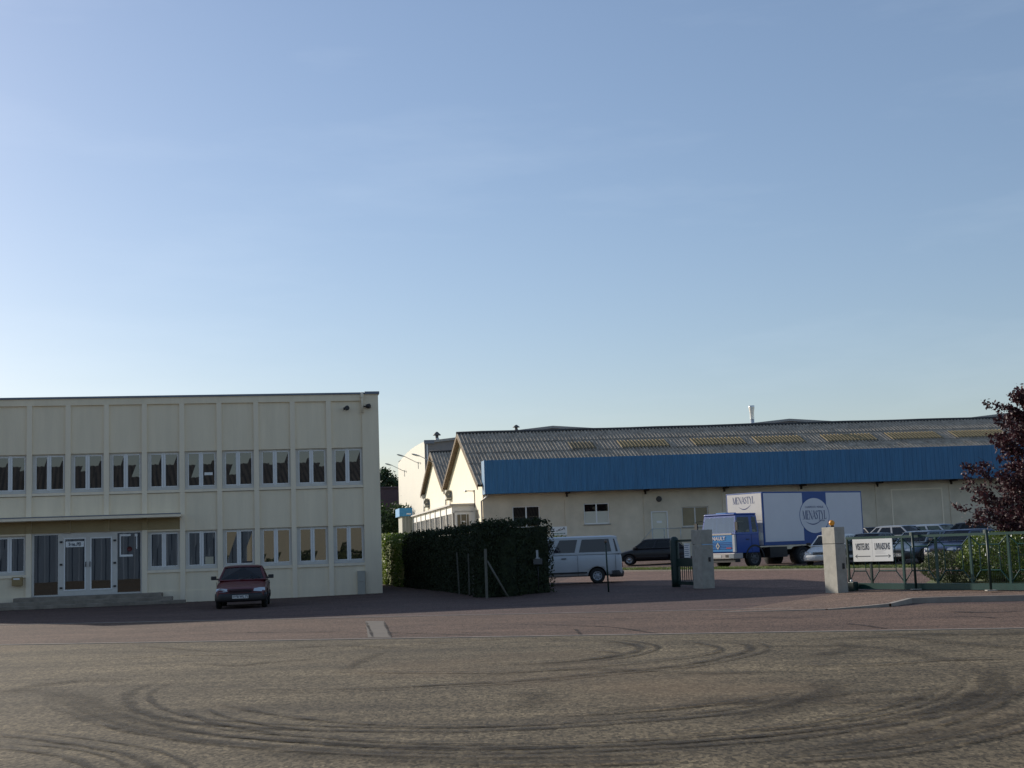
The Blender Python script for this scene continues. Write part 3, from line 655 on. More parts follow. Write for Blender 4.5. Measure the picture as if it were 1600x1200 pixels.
f = MB(); f.tube([(-.08, y0+.15, GZ), (-.08, y0+.15, 4.85), (.25, y0-.5, 5.22)], .06, 8); wpart(f, 'downpipe', WHITE)
f = MB(); f.tube([(-.12, V1, VAL-.1), (-.12, V1, 4.6)], .07, 8); f.box(-.32, -.01, V1-.2, V1+.2, VAL-.35, VAL+.02); wpart(f, 'downpipe', GREYF)
f = MB(); f.tube([(-.12, V2-.1, EV2-.2), (-.12, V2-.1, 4.6)], .07, 8); f.box(-.32, -.01, V2-.3, V2+.1, EV2-.35, EV2+.0); wpart(f, 'downpipe', GREYF)
for yy in (3.2, 5.0):
    f = MB(); f.box(-.03, .0-.001, yy+.3, yy+1.5, GZ, 4.35); gw2 = wpart(f, 'side_window', mat('tan_pane', (.22, .19, .14), .3))
# vents on the ridge
def vent(name, loc, r, h, label, cap='cone', m=GALV):
    o = empty(name, loc); b = MB(); b.lathe([(r, 0), (r, h*.72), (r*.9, h*.72)], seg=14); b.build('stack', m, o)
    b = MB()
    if cap == 'cone': b.lathe([(r*.75, h*.70), (r*.75, h*.86), (r*1.9, h*.84), (r*1.9, h*.87), (r*.5, h), (0, h*1.02)], seg=14)
    else: b.lathe([(r*1.05, h*.70), (r*1.05, h*.84), (r*1.5, h*.97), (r*1.5, h), (r*1.2, h), (0, h*.96)], seg=14)
    b.build('cowl', mat('cowl_dark', (.09, .09, .09), .6) if cap == 'cone' else m, o)
    return tag(o, label, 'roof vent', 'metal flues above the warehouse roofs')
def wp(x, y, z): return WM @ Vector((x, y, z))
def wlx(px, py, yl):   # local x and z where the view ray meets local plane y = yl
    d = WM.inverted().to_3x3() @ ray(px, py); o = WM.inverted() @ Vector((0, 0, H)); t = (yl-o.y)/d.y; return o+d*t
q = wlx(806.5, 664, R1+.8); vent('roof_vent', wp(q.x, R1+.8, 9.7), .14, q.z-9.7, 'short dark capped flue at the left end of the corrugated ridge', m=mat('flue_dark', (.12, .12, .12), .6))
q = wlx(1174, 634, R1+3); vent('roof_vent', wp(q.x, R1+3, 8.5), .16, q.z-8.5, 'tall shiny metal flue rising behind the middle of the corrugated ridge', 'flare', CHROME if False else mat('shiny_steel', (.72, .74, .74), .3, .6))
# small bracket lamp on near gable, air conditioners
def acunit(n0, z0, label):
    o = empty('air_conditioner', wp(-.01, n0, z0), NY); b = MB(); b.box(-.42, -.06, -.45, .45, .1, .85); b.build('casing', mat('ac_casing', (.50, .48, .40), .6, vary=.15), o, bevel=.02)
    b = MB(); b.lathe([(.28, -.01), (.28, .0), (.05, .0)], (-.24, -.455, .5), 'Y', 16); b.build('fan_grille', mat('grille_grey', (.16, .16, .15), .6), o)
    b = MB(); b.box(-.42, .0, -.4, -.36, .04, .1); b.box(-.42, 0, .36, .4, .04, .1); b.box(-.05, 0, .47, .5, -.8, .9); b.build('bracket', BLACK, o)
    return tag(o, label, 'air conditioner', 'air conditioners on the gable wall')
acunit(18.2, 5.55, 'cream air conditioner on the sunlit wall between the two gables')
acunit(34.5, 5.55, 'cream air conditioner on the far end of the sunlit gable wall')
def wlamp(x, n0, z0, label, rise=.75, reach=1.75):
    o = empty('wall_lamp', wp(x, n0, z0), NY); b = MB(); b.box(-.06, 0, -.05, .05, -.6, .1); b.build('wall_bracket', GALV, o)
    b = MB(); b.tube([(-.05, 0, 0), (-.25, 0, .08), (-reach+.5, 0, rise*.8), (-reach+.35, 0, rise*.9)], .032, 8); b.build('arm', GALV, o)
    b = MB(); c = Vector((-reach+.05, 0, rise*1.02)); b.v = []; 
    ring = [(.0, .03), (.12, .09), (.35, .15), (.62, .15), (.78, .08), (.84, .01)]
    for t, r in ring:
        for k in range(10):
            a = 2*pi*k/10; b.v.append((-reach+.45-t, r*cos(a), rise*.86+t*.28+r*.55*sin(a)))
    for i in range(len(ring)-1):
        for k in range(10): b.f.append((i*10+k, i*10+(k+1) % 10, (i+1)*10+(k+1) % 10, (i+1)*10+k)); b.sm.append(True)
    b.build('lamp_head', mat('lamp_grey', (.40, .43, .42), .5), o)
    return tag(o, label, 'wall lamp', 'lamps on arms along the sunlit gable walls')
wlamp(-.01, 27.9, 9.2, 'grey lamp on a bracket near the peak of the smaller corrugated gable')
o = empty('wall_bracket_lamp', wp(-.01, 5.8, 5.75), NY)
b = MB(); b.box(-.05, 0, -.9, .04, -.03, .03); b.tube([(-.03, 0, 0), (-.5, 0, .02)], .03, 6); b.box(-.05, 0, -.9, -.86, -1.2, -.03); b.build('arm', mat('lamp_bracket_brown', (.12, .09, .07), .7), o)
b = MB(); b.lathe([(0, .08), (.09, .05), (.1, -.06), (0, -.08)], (-.5, 0, 0), 'Z', 10); b.build('lamp_head', GALV, o)
tag(o, 'small dark bracket lamp low on the larger sunlit gable above the lean-to', 'wall lamp')
# lean-to office on the gable wall
lt = empty('lean_to_office', wp(-1.5, 5.1, 0)); tag(lt, 'low white glazed lean-to with many narrow windows along the sunlit gable wall', 'lean-to')
def lpart(mb, name, m, parent=lt): return mb.build(name, m, parent, Matrix.Translation(-lt.location) @ WM)
LX = -1.55; LA, LB = 5.2, 34.0
b = MB(); b.box(LX, -.002, LA, LB, GZ, 3.15); b.box(LX+.12, -.002, LA, LB, 3.15, 4.35); b.box(LX, -.002, LA, LB, 4.25, 4.75); lpart(b, 'wall', WHITE)
b = MB(); b.box(LX-.25, -.002, LA-.25, LB+.1, 4.75, 4.86); lpart(b, 'roof', mat('leanto_roof', (.50, .47, .44), .7))
nb_ = 8; bw = (LB-LA)/nb_
for i in range(nb_+1):
    yy = LA+bw*i; b = MB(); b.box(LX-.06, LX, max(LA, yy-.12), min(LB, yy+.12), GZ, 4.75); lpart(b, 'pier', GREYF)
for i in range(nb_):
    ya = LA+bw*i+.14; yb = LA+bw*(i+1)-.14
    f = MB(); f.box(LX, LX+.1, ya, yb, 3.15, 3.21); f.box(LX, LX+.1, ya, yb, 4.19, 4.249); n = 5
    for k in range(n+1): yy = ya+(yb-ya)*k/n; f.box(LX+.02, LX+.045, max(ya, yy-.05), min(yb, yy+.05), 3.21, 4.19)
    wi = lpart(f, 'window', WHITE)
    p = MB(); p.quad((LX+.046, yb, 3.21), (LX+.046, ya, 3.21), (LX+.046, ya, 4.19), (LX+.046, yb, 4.19)); lpart(p, 'pane', PANE2, wi)
b = MB(); b.box(-1.25, -.45, LA-.03, LA-.002, GZ, 4.1); lpart(b, 'door', mat('leanto_door', (.20, .17, .11), .6, vary=.3, vscale=3))
b = MB(); b.box(-.95, -.7, LA-.04, LA-.031, 3.55, 3.65); lpart(b, 'door_plate', SIGNW)
b = MB(); b.box(-1.02, -.98, LA-.045, LA-.031, GZ, 4.1); b.box(-.62, -.58, LA-.045, LA-.031, GZ, 4.1); lpart(b, 'door_frame', WHITE)
pc = empty('entrance_porch', wp(-2.5, 34.2, 0)); tag(pc, 'small porch with a bright blue box fascia at the far end of the lean-to', 'porch')
def ppart(mb, name, m): return mb.build(name, m, pc, Matrix.Translation(-pc.location) @ WM)
b = MB(); b.box(-2.75, -1.56, 34.2, 38.4, 4.85, 5.6); ppart(b, 'fascia', mat('bright_blue', (.05, .28, .55), .5, vary=.1))
b = MB(); b.box(-2.5, -1.6, 34.5, 38.2, GZ, 4.849); ppart(b, 'wall', mat('porch_panel', (.40, .40, .33), .6, vary=.2, vscale=3))
b = MB(); [b.box(-2.5+.3*k, -2.46+.3*k, 34.46, 34.499, GZ, 4.849) for k in range(4)]; ppart(b, 'post', GREYF)
b = MB(); b.box(-2.1, -1.7, 34.19, 34.199, 5.0, 5.12); ppart(b, 'lettering', SIGNW)
# ---------------------------------------------------------------- tall hall behind
hall = empty('factory_hall', wp(0, V2, 0)); tag(hall, 'tall pale factory hall with shallow grey gables rising behind the corrugated roofs', 'building')
def hpart(mb, name, m): return mb.build(name, m, hall, Matrix.Translation(-hall.location) @ WM)
hy = V2+.4; hx0 = -.35; hd = 29.0
zz = [(hx0, 11.75)]
q = wlx(663, 690, hy); zz = [(q.x, q.z)]; hx0 = q.x
for px, py in ((863, 666), (1048, 676), (1232, 655), (1416, 665), (1600, 642.5)):
    q = wlx(px, py, hy); zz.append((q.x, q.z))
dx = zz[-1][0]-zz[-2][0]; zz += [(zz[-1][0]+dx, zz[-2][1]), (zz[-1][0]+2*dx, zz[-1][1])]
b = MB()
for (xa, za), (xb, zb) in zip(zz, zz[1:]): b.quad((xa, hy, GZ), (xb, hy, GZ), (xb, hy, zb), (xa, hy, za))
hpart(b, 'front_cladding', HALLG)
b = MB()
for (xa, za), (xb, zb) in zip(zz, zz[1:]): b.quad((xa, hy-.25, za+.03), (xb, hy-.25, zb+.03), (xb, hy+hd, zb+.03), (xa, hy+hd, za+.03)); b.quad((xa, hy-.25, za-.2), (xb, hy-.25, zb-.2), (xb, hy-.25, zb+.03), (xa, hy-.25, za+.03))
hpart(b, 'roof', mat('hall_roof', (.30, .31, .31), .6, vary=.1))
b = MB(); N = 12; top = []
for i in range(N+1):
    t = i/N; top.append((hx0, hy+hd*t, zz[0][1]+.35*sin(pi*t)-.15*t))
b.poly([(hx0, hy, GZ)]+top+[(hx0, hy+hd, GZ)]); hpart(b, 'side_wall', HALLW)
b = MB(); b.tube([(hx0+.25, hy-.08, 5.5), (hx0+.25, hy-.08, zz[0][1]-.25)], .06); hpart(b, 'downpipe', WHITE)
b = MB(); b.box(hx0-.06, hx0+.9, hy-.30, hy-.26, zz[0][1]-.22, zz[0][1]+.12); hpart(b, 'corner_flashing', FLASH)
q = wlx(650, 722, 0)
wlamp(hx0, hy+6.0, 10.35, 'grey lamp arm on the hall wall, nearer the hall corner'); wlamp(hx0, hy+21, 10.45, 'grey lamp arm at the far left end of the hall wall')
q = wlx(682.5, 675, hy+3); vent('roof_vent', wp(q.x, hy+3, 11.0), .2, q.z-11.0, 'white flue with a flat cap on the tall hall roof', m=mat('white_flue', (.6, .6, .58), .5))
# ---------------------------------------------------------------- foliage
def leaves(mb, pts, size, rr, flat=0):
    for p in pts:
        s = size*(.45+1.1*rr.random()); a = Vector((rr.gauss(0, 1), rr.gauss(0, 1), rr.gauss(0, 1))).normalized(); b = a.orthogonal().normalized(); b.rotate(Matrix.Rotation(rr.random()*6.28, 3, a)); c = a.cross(b)
        p = Vector(p); k = len(mb.v)
        mb.v += [tuple(p-b*s*.5), tuple(p+c*s*.3), tuple(p+b*s*.5), tuple(p-c*s*.3)]; mb.f.append((k, k+1, k+2, k+3)); mb.sm.append(False)
def hedge_run(mb, a, b, wd, h, dens, rr, size=.085, side='both', h2=None):
    d = (b-a); Ln = d.length; d.normalize(); n = Vector((-d.y, d.x, 0)); h2 = h2 or h
    core = .12
    q = [a+n*(-wd/2+core)+d*core, b+n*(-wd/2+core)-d*core, b+n*(wd/2-core)-d*core, a+n*(wd/2-core)+d*core]
    k = len(mb.v); mb.v += [(p.x, p.y, tz(p.x, p.y)) for p in q]+[(p.x, p.y, tz(p.x, p.y)+(h if i in (0, 3) else h2)-core-.03) for i, p in enumerate(q)]
    mb.f += [(k+4, k+5, k+6, k+7)]+[(k+i, k+(i+1) % 4, k+4+(i+1) % 4, k+4+i) for i in range(4)]; mb.sm += [False]*5
    area = 2*(Ln+wd)*h+Ln*wd; N = int(area*dens); P = []
    for _ in range(N):
        r_ = rr.random()*area; t = rr.random(); zh = rr.random()
        bul = .05*sin(t*Ln*2.3)+.04*sin(zh*7+t*9)
        if r_ < Ln*wd*1.0: u_, v_, zf_ = t*Ln, (rr.random()-.5)*wd, 1+.02*rr.gauss(0, 1)
        elif r_ < Ln*wd+2*Ln*h: u_, v_, zf_ = t*Ln, (wd/2+bul)*(1 if rr.random() < .5 else -1), zh
        else: u_, v_, zf_ = (Ln if rr.random() < .5 else 0)+bul, (rr.random()-.5)*wd, zh
        ht = h+(h2-h)*u_/Ln; z = zf_*ht+.05*sin(u_*3.1)*(zf_ > .97)+rr.gauss(0, .03)+.04*(zf_ > .95)*abs(rr.gauss(0, 1))
        rnd = .15 if zf_ > .93 else 0
        p = a+d*(u_+rr.gauss(0, .03))+n*(v_*(1-rnd*.5)+rr.gauss(0, .04)); P.append((p.x, p.y, tz(p.x, p.y)+max(.02, z)))
    for _ in range(int(Ln*9)):      # stray shoots
        u_ = rr.random()*Ln; v_ = (rr.random()-.5)*wd; p = a+d*u_+n*v_; z_ = tz(p.x, p.y)+h+(h2-h)*u_/Ln; hh_ = rr.uniform(.08, .3)
        for k_ in range(7): P.append((p.x+rr.gauss(0, .02), p.y+rr.gauss(0, .02), z_+hh_*k_/7-.05))
    leaves(mb, P, size, rr)
rr = random.Random(3)
hA, hB, hC = gnd(634, 917), gnd(768, 934), gnd(852, 926)
dl = (hA-hB).normalized(); nl = Vector((dl.y, -dl.x, 0))       # towards the right of the left arm
if nl.x < 0: nl = -nl
mb = MB(); hedge_run(mb, hB+nl*.55+dl*.1, hA+nl*.5, 1.1, 2.42, 230, rr, h2=2.25)
dr_ = (hC-hB).normalized(); nr = Vector((-dr_.y, dr_.x, 0))
hedge_run(mb, hB+nr*.5+dr_*.1, hC+nr*.45+dr_*.45, 1.0, 2.48, 330, rr, h2=2.5)
hd_ = mb.build('hedge', LEAFH); tag(hd_, 'tall clipped dark green corner hedge in shade beside the white van', 'hedge')
mb = MB(); hedge_run(mb, hA+nl*.5+dl*.1, hA+nl*.5+dl*17, 1.25, 2.2, 200, rr, size=.10, h2=2.3)
hs = mb.build('hedge', LEAFB); tag(hs, 'sunlit leafy hedge continuing behind the office block corner', 'hedge')  # same hedge running on, its sunlight put in as a brighter leaf colour
def blob(mb, c, rx, ry, rz, n, size, rr, lump=.25, fill=.35):
    P = []; ph = [rr.random()*6 for _ in range(6)]
    for _ in range(n):
        v = Vector((rr.gauss(0, 1), rr.gauss(0, 1), rr.gauss(0, 1))).normalized()
        k = 1+lump*(sin(v.x*4+ph[0])*sin(v.y*4+ph[1])+.5*sin(v.z*6+ph[2]+v.x*3)); k *= 1-fill*rr.random()**2
        P.append((c[0]+v.x*rx*k, c[1]+v.y*ry*k, max(.03, c[2]+v.z*rz*k)))
    leaves(mb, P, size, rr)
def bush(px, py, wpx, hpx, m, label, grp, size=.07, n=5000, nflecks=0, depth_scale=1.0):
    g = gnd(px, py); s = F/g.y; rx = wpx/s/2; hz_ = hpx/s
    o = empty('bush', g); b = MB(); b.tube([(0, 0, 0), (.02, .02, hz_*.5)], .05, 6); 
    for k in range(5): b.tube([(0, 0, .1), (rx*.4*cos(k*1.3), rx*.4*sin(k*1.3), hz_*.6)], [.03, .012], 5)
    b.build('stem', BARK, o)
    b = MB(); r_ = random.Random(int(px)); blob(b, (0, 0, hz_*.5), rx, rx*.9, hz_*.52, n, size, r_, .12, .4); b.build('foliage', m, o)
    if nflecks:
        b = MB(); P = []
        for _ in range(nflecks):
            v = Vector((r_.gauss(-.45, .5), r_.gauss(-.6, .4), r_.gauss(.1, .6))).normalized(); P.append((v.x*rx*1.02, v.y*rx*.92, hz_*.5+v.z*hz_*.53))
        for p in P: leaves(b, [(p[0]+r_.gauss(0, .015), p[1]+r_.gauss(0, .015), p[2]+r_.gauss(0, .015)) for _ in range(2)], .055, r_)
        b.build('flecks', FLECK, o)
    return tag(o, label, 'bush', grp)
bush(1568, 909, 132, 77, LEAFB, 'round bright green bush with white blossom behind the green gate', 'garden bushes behind the gate', .075, 11000, 70)
bush(1490, 911, 98, 50, LEAFO, 'low dull olive bush just left of the white flecked bush', 'garden bushes behind the gate', .06, 6000)
bush(1660, 905, 90, 70, LEAFD, 'dark bush below the purple tree at the frame edge', 'garden bushes behind the gate', .07, 4000)
bush(882, 893, 44, 55, LEAFB, 'yellow green shrub showing just above the white van roof', None, .09, 1800)
# purple tree
def tree(name, base, h, rx, m, label, n, size, seed, cat_='tree', low=.25, topk=1, grp=None, limbs=9):
    rr = random.Random(seed); o = empty(name, base); b = MB()
    b.tube([(0, 0, 0), (.03, .02, h*.2), (-.04, .03, h*.5), (.05, 0, h*.88)], [h*.022+.03, h*.018+.02, h*.012, .02], 8); tips = []
    for k in range(limbs*4):
        z0_ = h*(low*.8+(.95-low*.8)*((k+.5)/(limbs*4))); a = k*2.4+rr.gauss(0, .3); ln = rx*(1.05-abs(z0_/h-low-.12)*topk)*rr.uniform(.7, 1.12); ln = max(ln, rx*.2)
        p1 = (ln*.5*cos(a), ln*.5*sin(a), z0_+ln*.28); p2 = (ln*cos(a+.15), ln*sin(a+.15), z0_+ln*.5+rr.gauss(0, .1))
        b.tube([(0, 0, z0_), p1, p2], [h*.007+.01, .015, .006], 5, False); tips.append((p1, p2))
    b.build('trunk', BARK, o); P = []
    for _ in range(n):
        p1, p2 = rr.choice(tips); t = rr.random()**.7; c = Vector(p1).lerp(Vector(p2), t*1.15); s_ = rx*.085+.06; v = Vector((rr.gauss(0, s_), rr.gauss(0, s_), rr.gauss(0, s_*1.1)))
        P.append(c+v)
    b = MB(); leaves(b, P, size, rr); b.build('crown', m, o)
    return tag(o, label, cat_, grp)
pt = gnd(1674, 902)
def plum(base, label):
    rr = random.Random(21); o = empty('purple_tree', base); b = MB()
    b.tube([(0, 0, 0), (.04, .02, 1.0), (-.03, .05, 2.6), (.05, .02, 5.8)], [.14, .12, .09, .02], 8)
    prof = [(1.3, 2.0), (1.9, 2.9), (2.5, 3.15), (3.5, 2.5), (4.4, 2.2), (5.2, 1.95), (5.6, 1.6), (6.0, 1.0), (6.4, .35)]
    def rad(z):
        for (a, ra), (c, rc) in zip(prof, prof[1:]):
            if z <= c: return ra+(rc-ra)*max(0, (z-a))/(c-a)
        return .3
    P = []
    for k in range(190):
        z1_ = rr.uniform(1.35, 6.3); a = k*2.399+rr.gauss(0, .2); rd = rad(z1_)*rr.uniform(.62, 1.1); z0_ = max(.9, z1_-rd*.75)
        z0_ = min(z0_, 5.4); e = Vector((rd*cos(a), rd*sin(a), z1_)); m_ = Vector((rd*.45*cos(a+.15), rd*.45*sin(a+.15), z0_+(z1_-z0_)*.42))
        b.tube([(0, 0, z0_), m_, e], [.035, .016, .005], 5, False)
        for _ in range(5):      # leafy shoots along the limb
            t = rr.uniform(.35, 1.0); c = m_.lerp(e, (t-.35)/.65) ; d = Vector((cos(a)+rr.gauss(0, .5), sin(a)+rr.gauss(0, .5), rr.uniform(.1, 1.2))).normalized(); ln = rr.uniform(.25, .6)
            for _ in range(62):
                q = rr.random(); P.append(c+d*ln*q+Vector((rr.gauss(0, .06), rr.gauss(0, .06), rr.gauss(0, .06)))*(1.5-q*.8))
    b.build('trunk', BARK, o); b = MB(); leaves(b, P, .10, rr); b.build('crown', LEAFP, o)
    return tag(o, label, 'tree')
plum(pt, 'purple leaved plum tree at the right edge of the photograph')
# background at left of the hall
def bgtree(px, py, y, wd, h, m, label, n, seed, size=.4):
    p = dep(px, py, y); tree('tree', (p.x, p.y, tz(p.x, p.y)), h, wd, m, label, n, size, seed, grp='trees beyond the office block', low=.3)
bgtree(588, 800, 175, 3.0, 11.6, LEAFD, 'dark conifer top showing just past the office block corner', 6000, 11)
bgtree(623, 800, 190, 3.0, 11.0, LEAFD, 'far dark tree top behind the brown house roof', 3000, 12)
bgtree(608, 820, 142, 3.4, 5.0, LEAFD, 'dark green tree in front of the brown house', 9000, 13, .28)
hp = dep(608, 800, 165); ho = empty('house', (hp.x, hp.y, .6), R(12)); tag(ho, 'distant brown house with a plain tiled roof past the office corner', 'house')
bx('wall', BRICKH, ho, -7, 7, -4, 4, 0, 5.4)
b = MB(); b.quad((-7.5, -4.5, 5.2), (7.5, -4.5, 5.2), (7.5, 0, 9.0), (-7.5, 0, 9.0)); b.quad((7.5, 4.5, 5.2), (-7.5, 4.5, 5.2), (-7.5, 0, 9.0), (7.5, 0, 9.0)); rf = b.build('roof', TILE, ho)
bx('gable', BRICKH, ho, -6.9, 6.9, -.4, .4, 5.4, 8.8)
bx('chimney', BRICKH, rf, 3.0, 3.7, -.4, .3, 8.2, 9.7)
sheet('far_grass', [(-40, 84), (-7, 84), (-12, 140), (-60, 140)], GRASSM, .03)
# ================================================================ gate, fence, pillars
def pillar(c, rz, label, h, w1=.64, w2=.35):
    o = empty('gate_pillar', c, rz); b = MB(); b.box(-w2/2, w2/2, -w1/2, w1/2, 0, h*.745); b.box(-w2/2, w2/2, -w1/2, w1/2, h*.752, h); b.build('block', CONC, o, bevel=.012); return tag(o, label, 'pillar', 'concrete gate pillars'), o
fdir = Vector((.37, -.929, 0)); fperp = Vector((.929, .37, 0)); frz = math.atan2(fperp.y, fperp.x)
pc1 = at(1310, 928.5)+fdir*(-.32)+fperp*.175
p1, p1o = pillar(pc1, frz, 'sunlit concrete gate pillar with an orange lamp on top', 1.93)
b = MB(); b.box(.0, .19+.006, -.1, .0, .75, .9); 
pc2 = gnd(1099, 920)+fdir*(-.25)+fperp*.18
p2, p2o = pillar(pc2, frz, 'shaded concrete gate pillar beside the small green gate', 1.98, .66, .46)
bx('key_box', BLACK, p2o, .03, .11, -.345, -.331, .9, 1.05)
bx('key_box', BLACK, p1o, .02, .10, -.334, -.321, .72, .88)
o = empty('warning_lamp', pc1+Vector((-.03, -.05, 1.93)), 0); b = MB(); b.lathe([(0, 0), (.06, 0), (.06, .04), (.045, .05)], seg=14); b.build('base', BLACK, o)
b = MB(); b.lathe([(.05, .05), (.08, .09), (.085, .14), (.06, .19), (0, .21)], seg=16); b.build('lens', AMBER, o); tag(o, 'round orange warning lamp on top of the sunlit concrete pillar', 'warning lamp')
# sliding gate, standing open along the fence, running from pillar 1 to beyond the right edge
gs = at(1327, 925.5)+Vector((.02, .05, 0)); ge = at(1600, 928)
gd = (ge-gs).normalized(); grz = math.atan2(gd.y, gd.x)
gate = empty('sliding_gate', (gs.x, gs.y, .0), grz); tag(gate, 'green sliding gate with hexagonal bars standing open behind the sign', 'gate')
GL = 9.6; b = MB(); b.box(0, GL, -.06, .06, .10, .27); b.build('bottom_beam', GREEN, gate)
b = MB(); b.box(0, GL, -.035, .035, 1.55, 1.62); b.build('top_rail', GREEN, gate)
dist = lambda px: (ray(px, 880), )
def alongx(px):      # gate-local x seen at pixel column px
    d = ray(px, 880); n = Vector((-gd.y, gd.x, 0)); t = (gs.dot(n))/(d.x*n.x+d.y*n.y); return (Vector((d.x*t, d.y*t, 0))-gs).dot(gd)
gx = [alongx(p) for p in (1361, 1412, 1464, 1518, 1578)]
step = gx[-1]-gx[-2]; gx = [0.03]+gx
while gx[-1]+step < GL: gx.append(gx[-1]+step)
for i, x in enumerate(gx):
    b = MB(); b.box(x-.03, x+.03, -.03, .03, .27, 1.55); b.build('upright', GREEN if i > 1 else GREEND, gate)  # first uprights take the darker green to paint in the pillar's shadow
for x0, x1 in zip(gx, gx[1:]):
    b = MB(); w_ = x1-x0; a, c = x0+w_*.24, x1-w_*.24
    def bar(p, q, t=.018):
        b.tube([(p[0], 0, p[1]), (q[0], 0, q[1])], t, 4, False)
    bar((a, .62), (a, 1.30)); bar((c, .62), (c, 1.30)); bar((a, .62), (c, .62)); bar((a, 1.30), (c, 1.30))
    bar((a, .62), (x0+.03, .32)); bar((c, .62), (x1-.03, .32)); bar((a, 1.30), (x0+.03, 1.52)); bar((c, 1.30), (x1-.03, 1.52)); b.build('hexagon_bars', GREEN, gate)
b = MB(); x = .06
while x < GL: b.tube([(x, .03, .27), (x, .03, 1.55)], .0022, 3, False); x += .055
for z in (.5, .75, 1.0, 1.25): b.tube([(0, .03, z), (GL, .03, z)], .0022, 3, False)
b.build('mesh_panel', GREEND, gate)
# fence posts in front of the gate
for px, lab in ((1432, 'dark green guide post before the open gate, nearer the white sign'), (1549, 'dark green guide post before the open gate, nearer the round bush')):
    c = at(px, 927 if px < 1500 else 929); x = alongx(px)
    o = empty('guide_post', (c.x, c.y, .1)); b = MB(); b.tube([(0, 0, 0), (0, 0, 1.60)], .035, 10); b.build('post', GREEND, o); bx('base_plate', CONC, o, -.13, .13, -.1, .1, 0.0, .025)
    b = MB(); b.box(-.04, .04, 0, .16, 1.50, 1.60); b.build('roller_bracket', GREEND, o); tag(o, lab, 'post', 'guide posts of the sliding gate')
mt = empty('gate_motor', (gs+gd*.22+Vector((-.1, -.22, 0))), grz)
b = MB(); b.box(-.12, .12, -.1, .1, .02, .32); b.build('housing', GREEND, mt, bevel=.03); b = MB(); b.lathe([(0, .07), (.035, .04), (.035, 0)], (-.06, 0, .32), 'Z', 10); b.build('lamp_cap', SIGNW, mt)
tag(mt, 'small dark gate motor box at the foot of the sunlit pillar', 'gate motor')
# sign
sx0, sx1 = alongx(1337), alongx(1399)
sg = empty('direction_sign', gate.matrix_basis @ Vector(((0, 0, 0))) if False else (gs+gd*sx0+Vector((gd.y, -gd.x, 0))*.07), grz)
W_ = sx1-sx0; z0 = .90; z1 = 1.55
tag(sg, 'white sign reading VISITEURS and LIVRAISONS with arrows on the green gate', 'sign')
bx('board', SIGNW, sg, 0, W_/2-.004, -.012, .012, z0, z1); bx('board', SIGNW, sg, W_/2+.004, W_, -.012, .012, z0, z1)
hw = W_/4
text('VISITEURS', 'lettering', INK, sg, .27, (hw, -.014, z0+.42), FACE, .70*W_/2/1.15*.95, .001, bold=.004)
text('LIVRAISONS', 'lettering', INK, sg, .27, (W_-hw, -.014, z0+.42), FACE, .64*W_/2/1.15*.95, .001, bold=.004)
for k, s_ in ((0, -1), (1, 1)):
    c = hw if k == 0 else W_-hw; ln = W_*.19; b = MB(); zc = z0+.15; y_ = -.0135
    b.box(c-ln, c+ln, y_-.001, y_, zc-.011, zc+.011); tip = c+s_*ln
    for u_ in (1, -1): 
        q = [(tip+s_*.015, zc), (tip-s_*.07, zc+u_*.055), (tip-s_*.08, zc+u_*.045), (tip-s_*.015, zc)]
        b.poly([(a, y_-.0015, z) for a, z in q])
    b.build('arrow', INK, sg)
b = MB(); [b.box(W_-hw*1.7, W_-hw*(.9 if k % 2 else .7), -.0145, -.0135, z0+.30-.035*k, z0+.307-.035*k) for k in range(3)]; b.build('small_print', mat('grey_ink', (.4, .4, .42), .6), sg)
# small green pedestrian gate
q0 = gnd(1058, 917); q1 = gnd(1088, 918.5); pg = empty('pedestrian_gate', q0, math.atan2((q1-q0).y, (q1-q0).x)); tag(pg, 'narrow dark green barred gate between thick green post and shaded pillar', 'gate')
gl = (q1-q0).length; b = MB(); b.box(.1, gl, -.03, .03, 1.58, 1.66); b.box(.1, gl, -.03, .03, .08, .2); b.box(.1, gl, -.03, .03, .72, 1.0); b.build('rails', GREEND, pg)
b = MB(); n = 9
for i in range(n): x = .16+(gl-.2)*i/(n-1); b.box(x-.012, x+.012, -.012, .012, .2, .72); 
for i in (0, n-1): x = .16+(gl-.2)*i/(n-1); b.box(x-.02, x+.02, -.02, .02, 1.0, 1.58)
b.build('bars', GREEND, pg)
tp = empty('gate_post', gnd(1057, 917)); b = MB(); b.lathe([(0, 0), (.155, 0), (.16, .3), (.16, 1.62), (.13, 1.72), (.07, 1.77), (0, 1.78)], seg=16); b.build('post', GREEND, tp); tag(tp, 'thick dark green round topped post left of the small barred gate', 'post')
nsn = bx('notice_board', SIGNW, None, -.22, .22, -.012, .012, 0, .5); nsn.location = (q0.lerp(q1, .62)+Vector((0, -.05, 1.03))); nsn.rotation_euler = (0, 0, pg.rotation_euler.z); tag(nsn, 'small white notice with rows of text on the narrow barred gate', 'sign')
b = MB(); [b.box(-.18, .18-.05*(k % 2), -.0145, -.0125, .42-.07*k, .44-.07*k) for k in range(6)]; b.build('lettering', mat('blue_ink', (.12, .18, .3), .6), nsn)
# slim post with lamp in front of the van
sp_ = empty('slim_post', gnd(951, 925)); b = MB(); b.tube([(0, 0, 0), (-.03, 0, 1.70)], [.03, .026], 8); b.build('post', GREEND, sp_); b = MB(); b.lathe([(0, 0), (.04, 0), (.045, .06), (.03, .1), (0, .11)], (-.03, 0, 1.68), 'Z', 10); b.build('sensor', mat('sensor_brown', (.12, .09, .07), .5), sp_); tag(sp_, 'slim dark post with a small sensor standing in front of the white van', 'post')
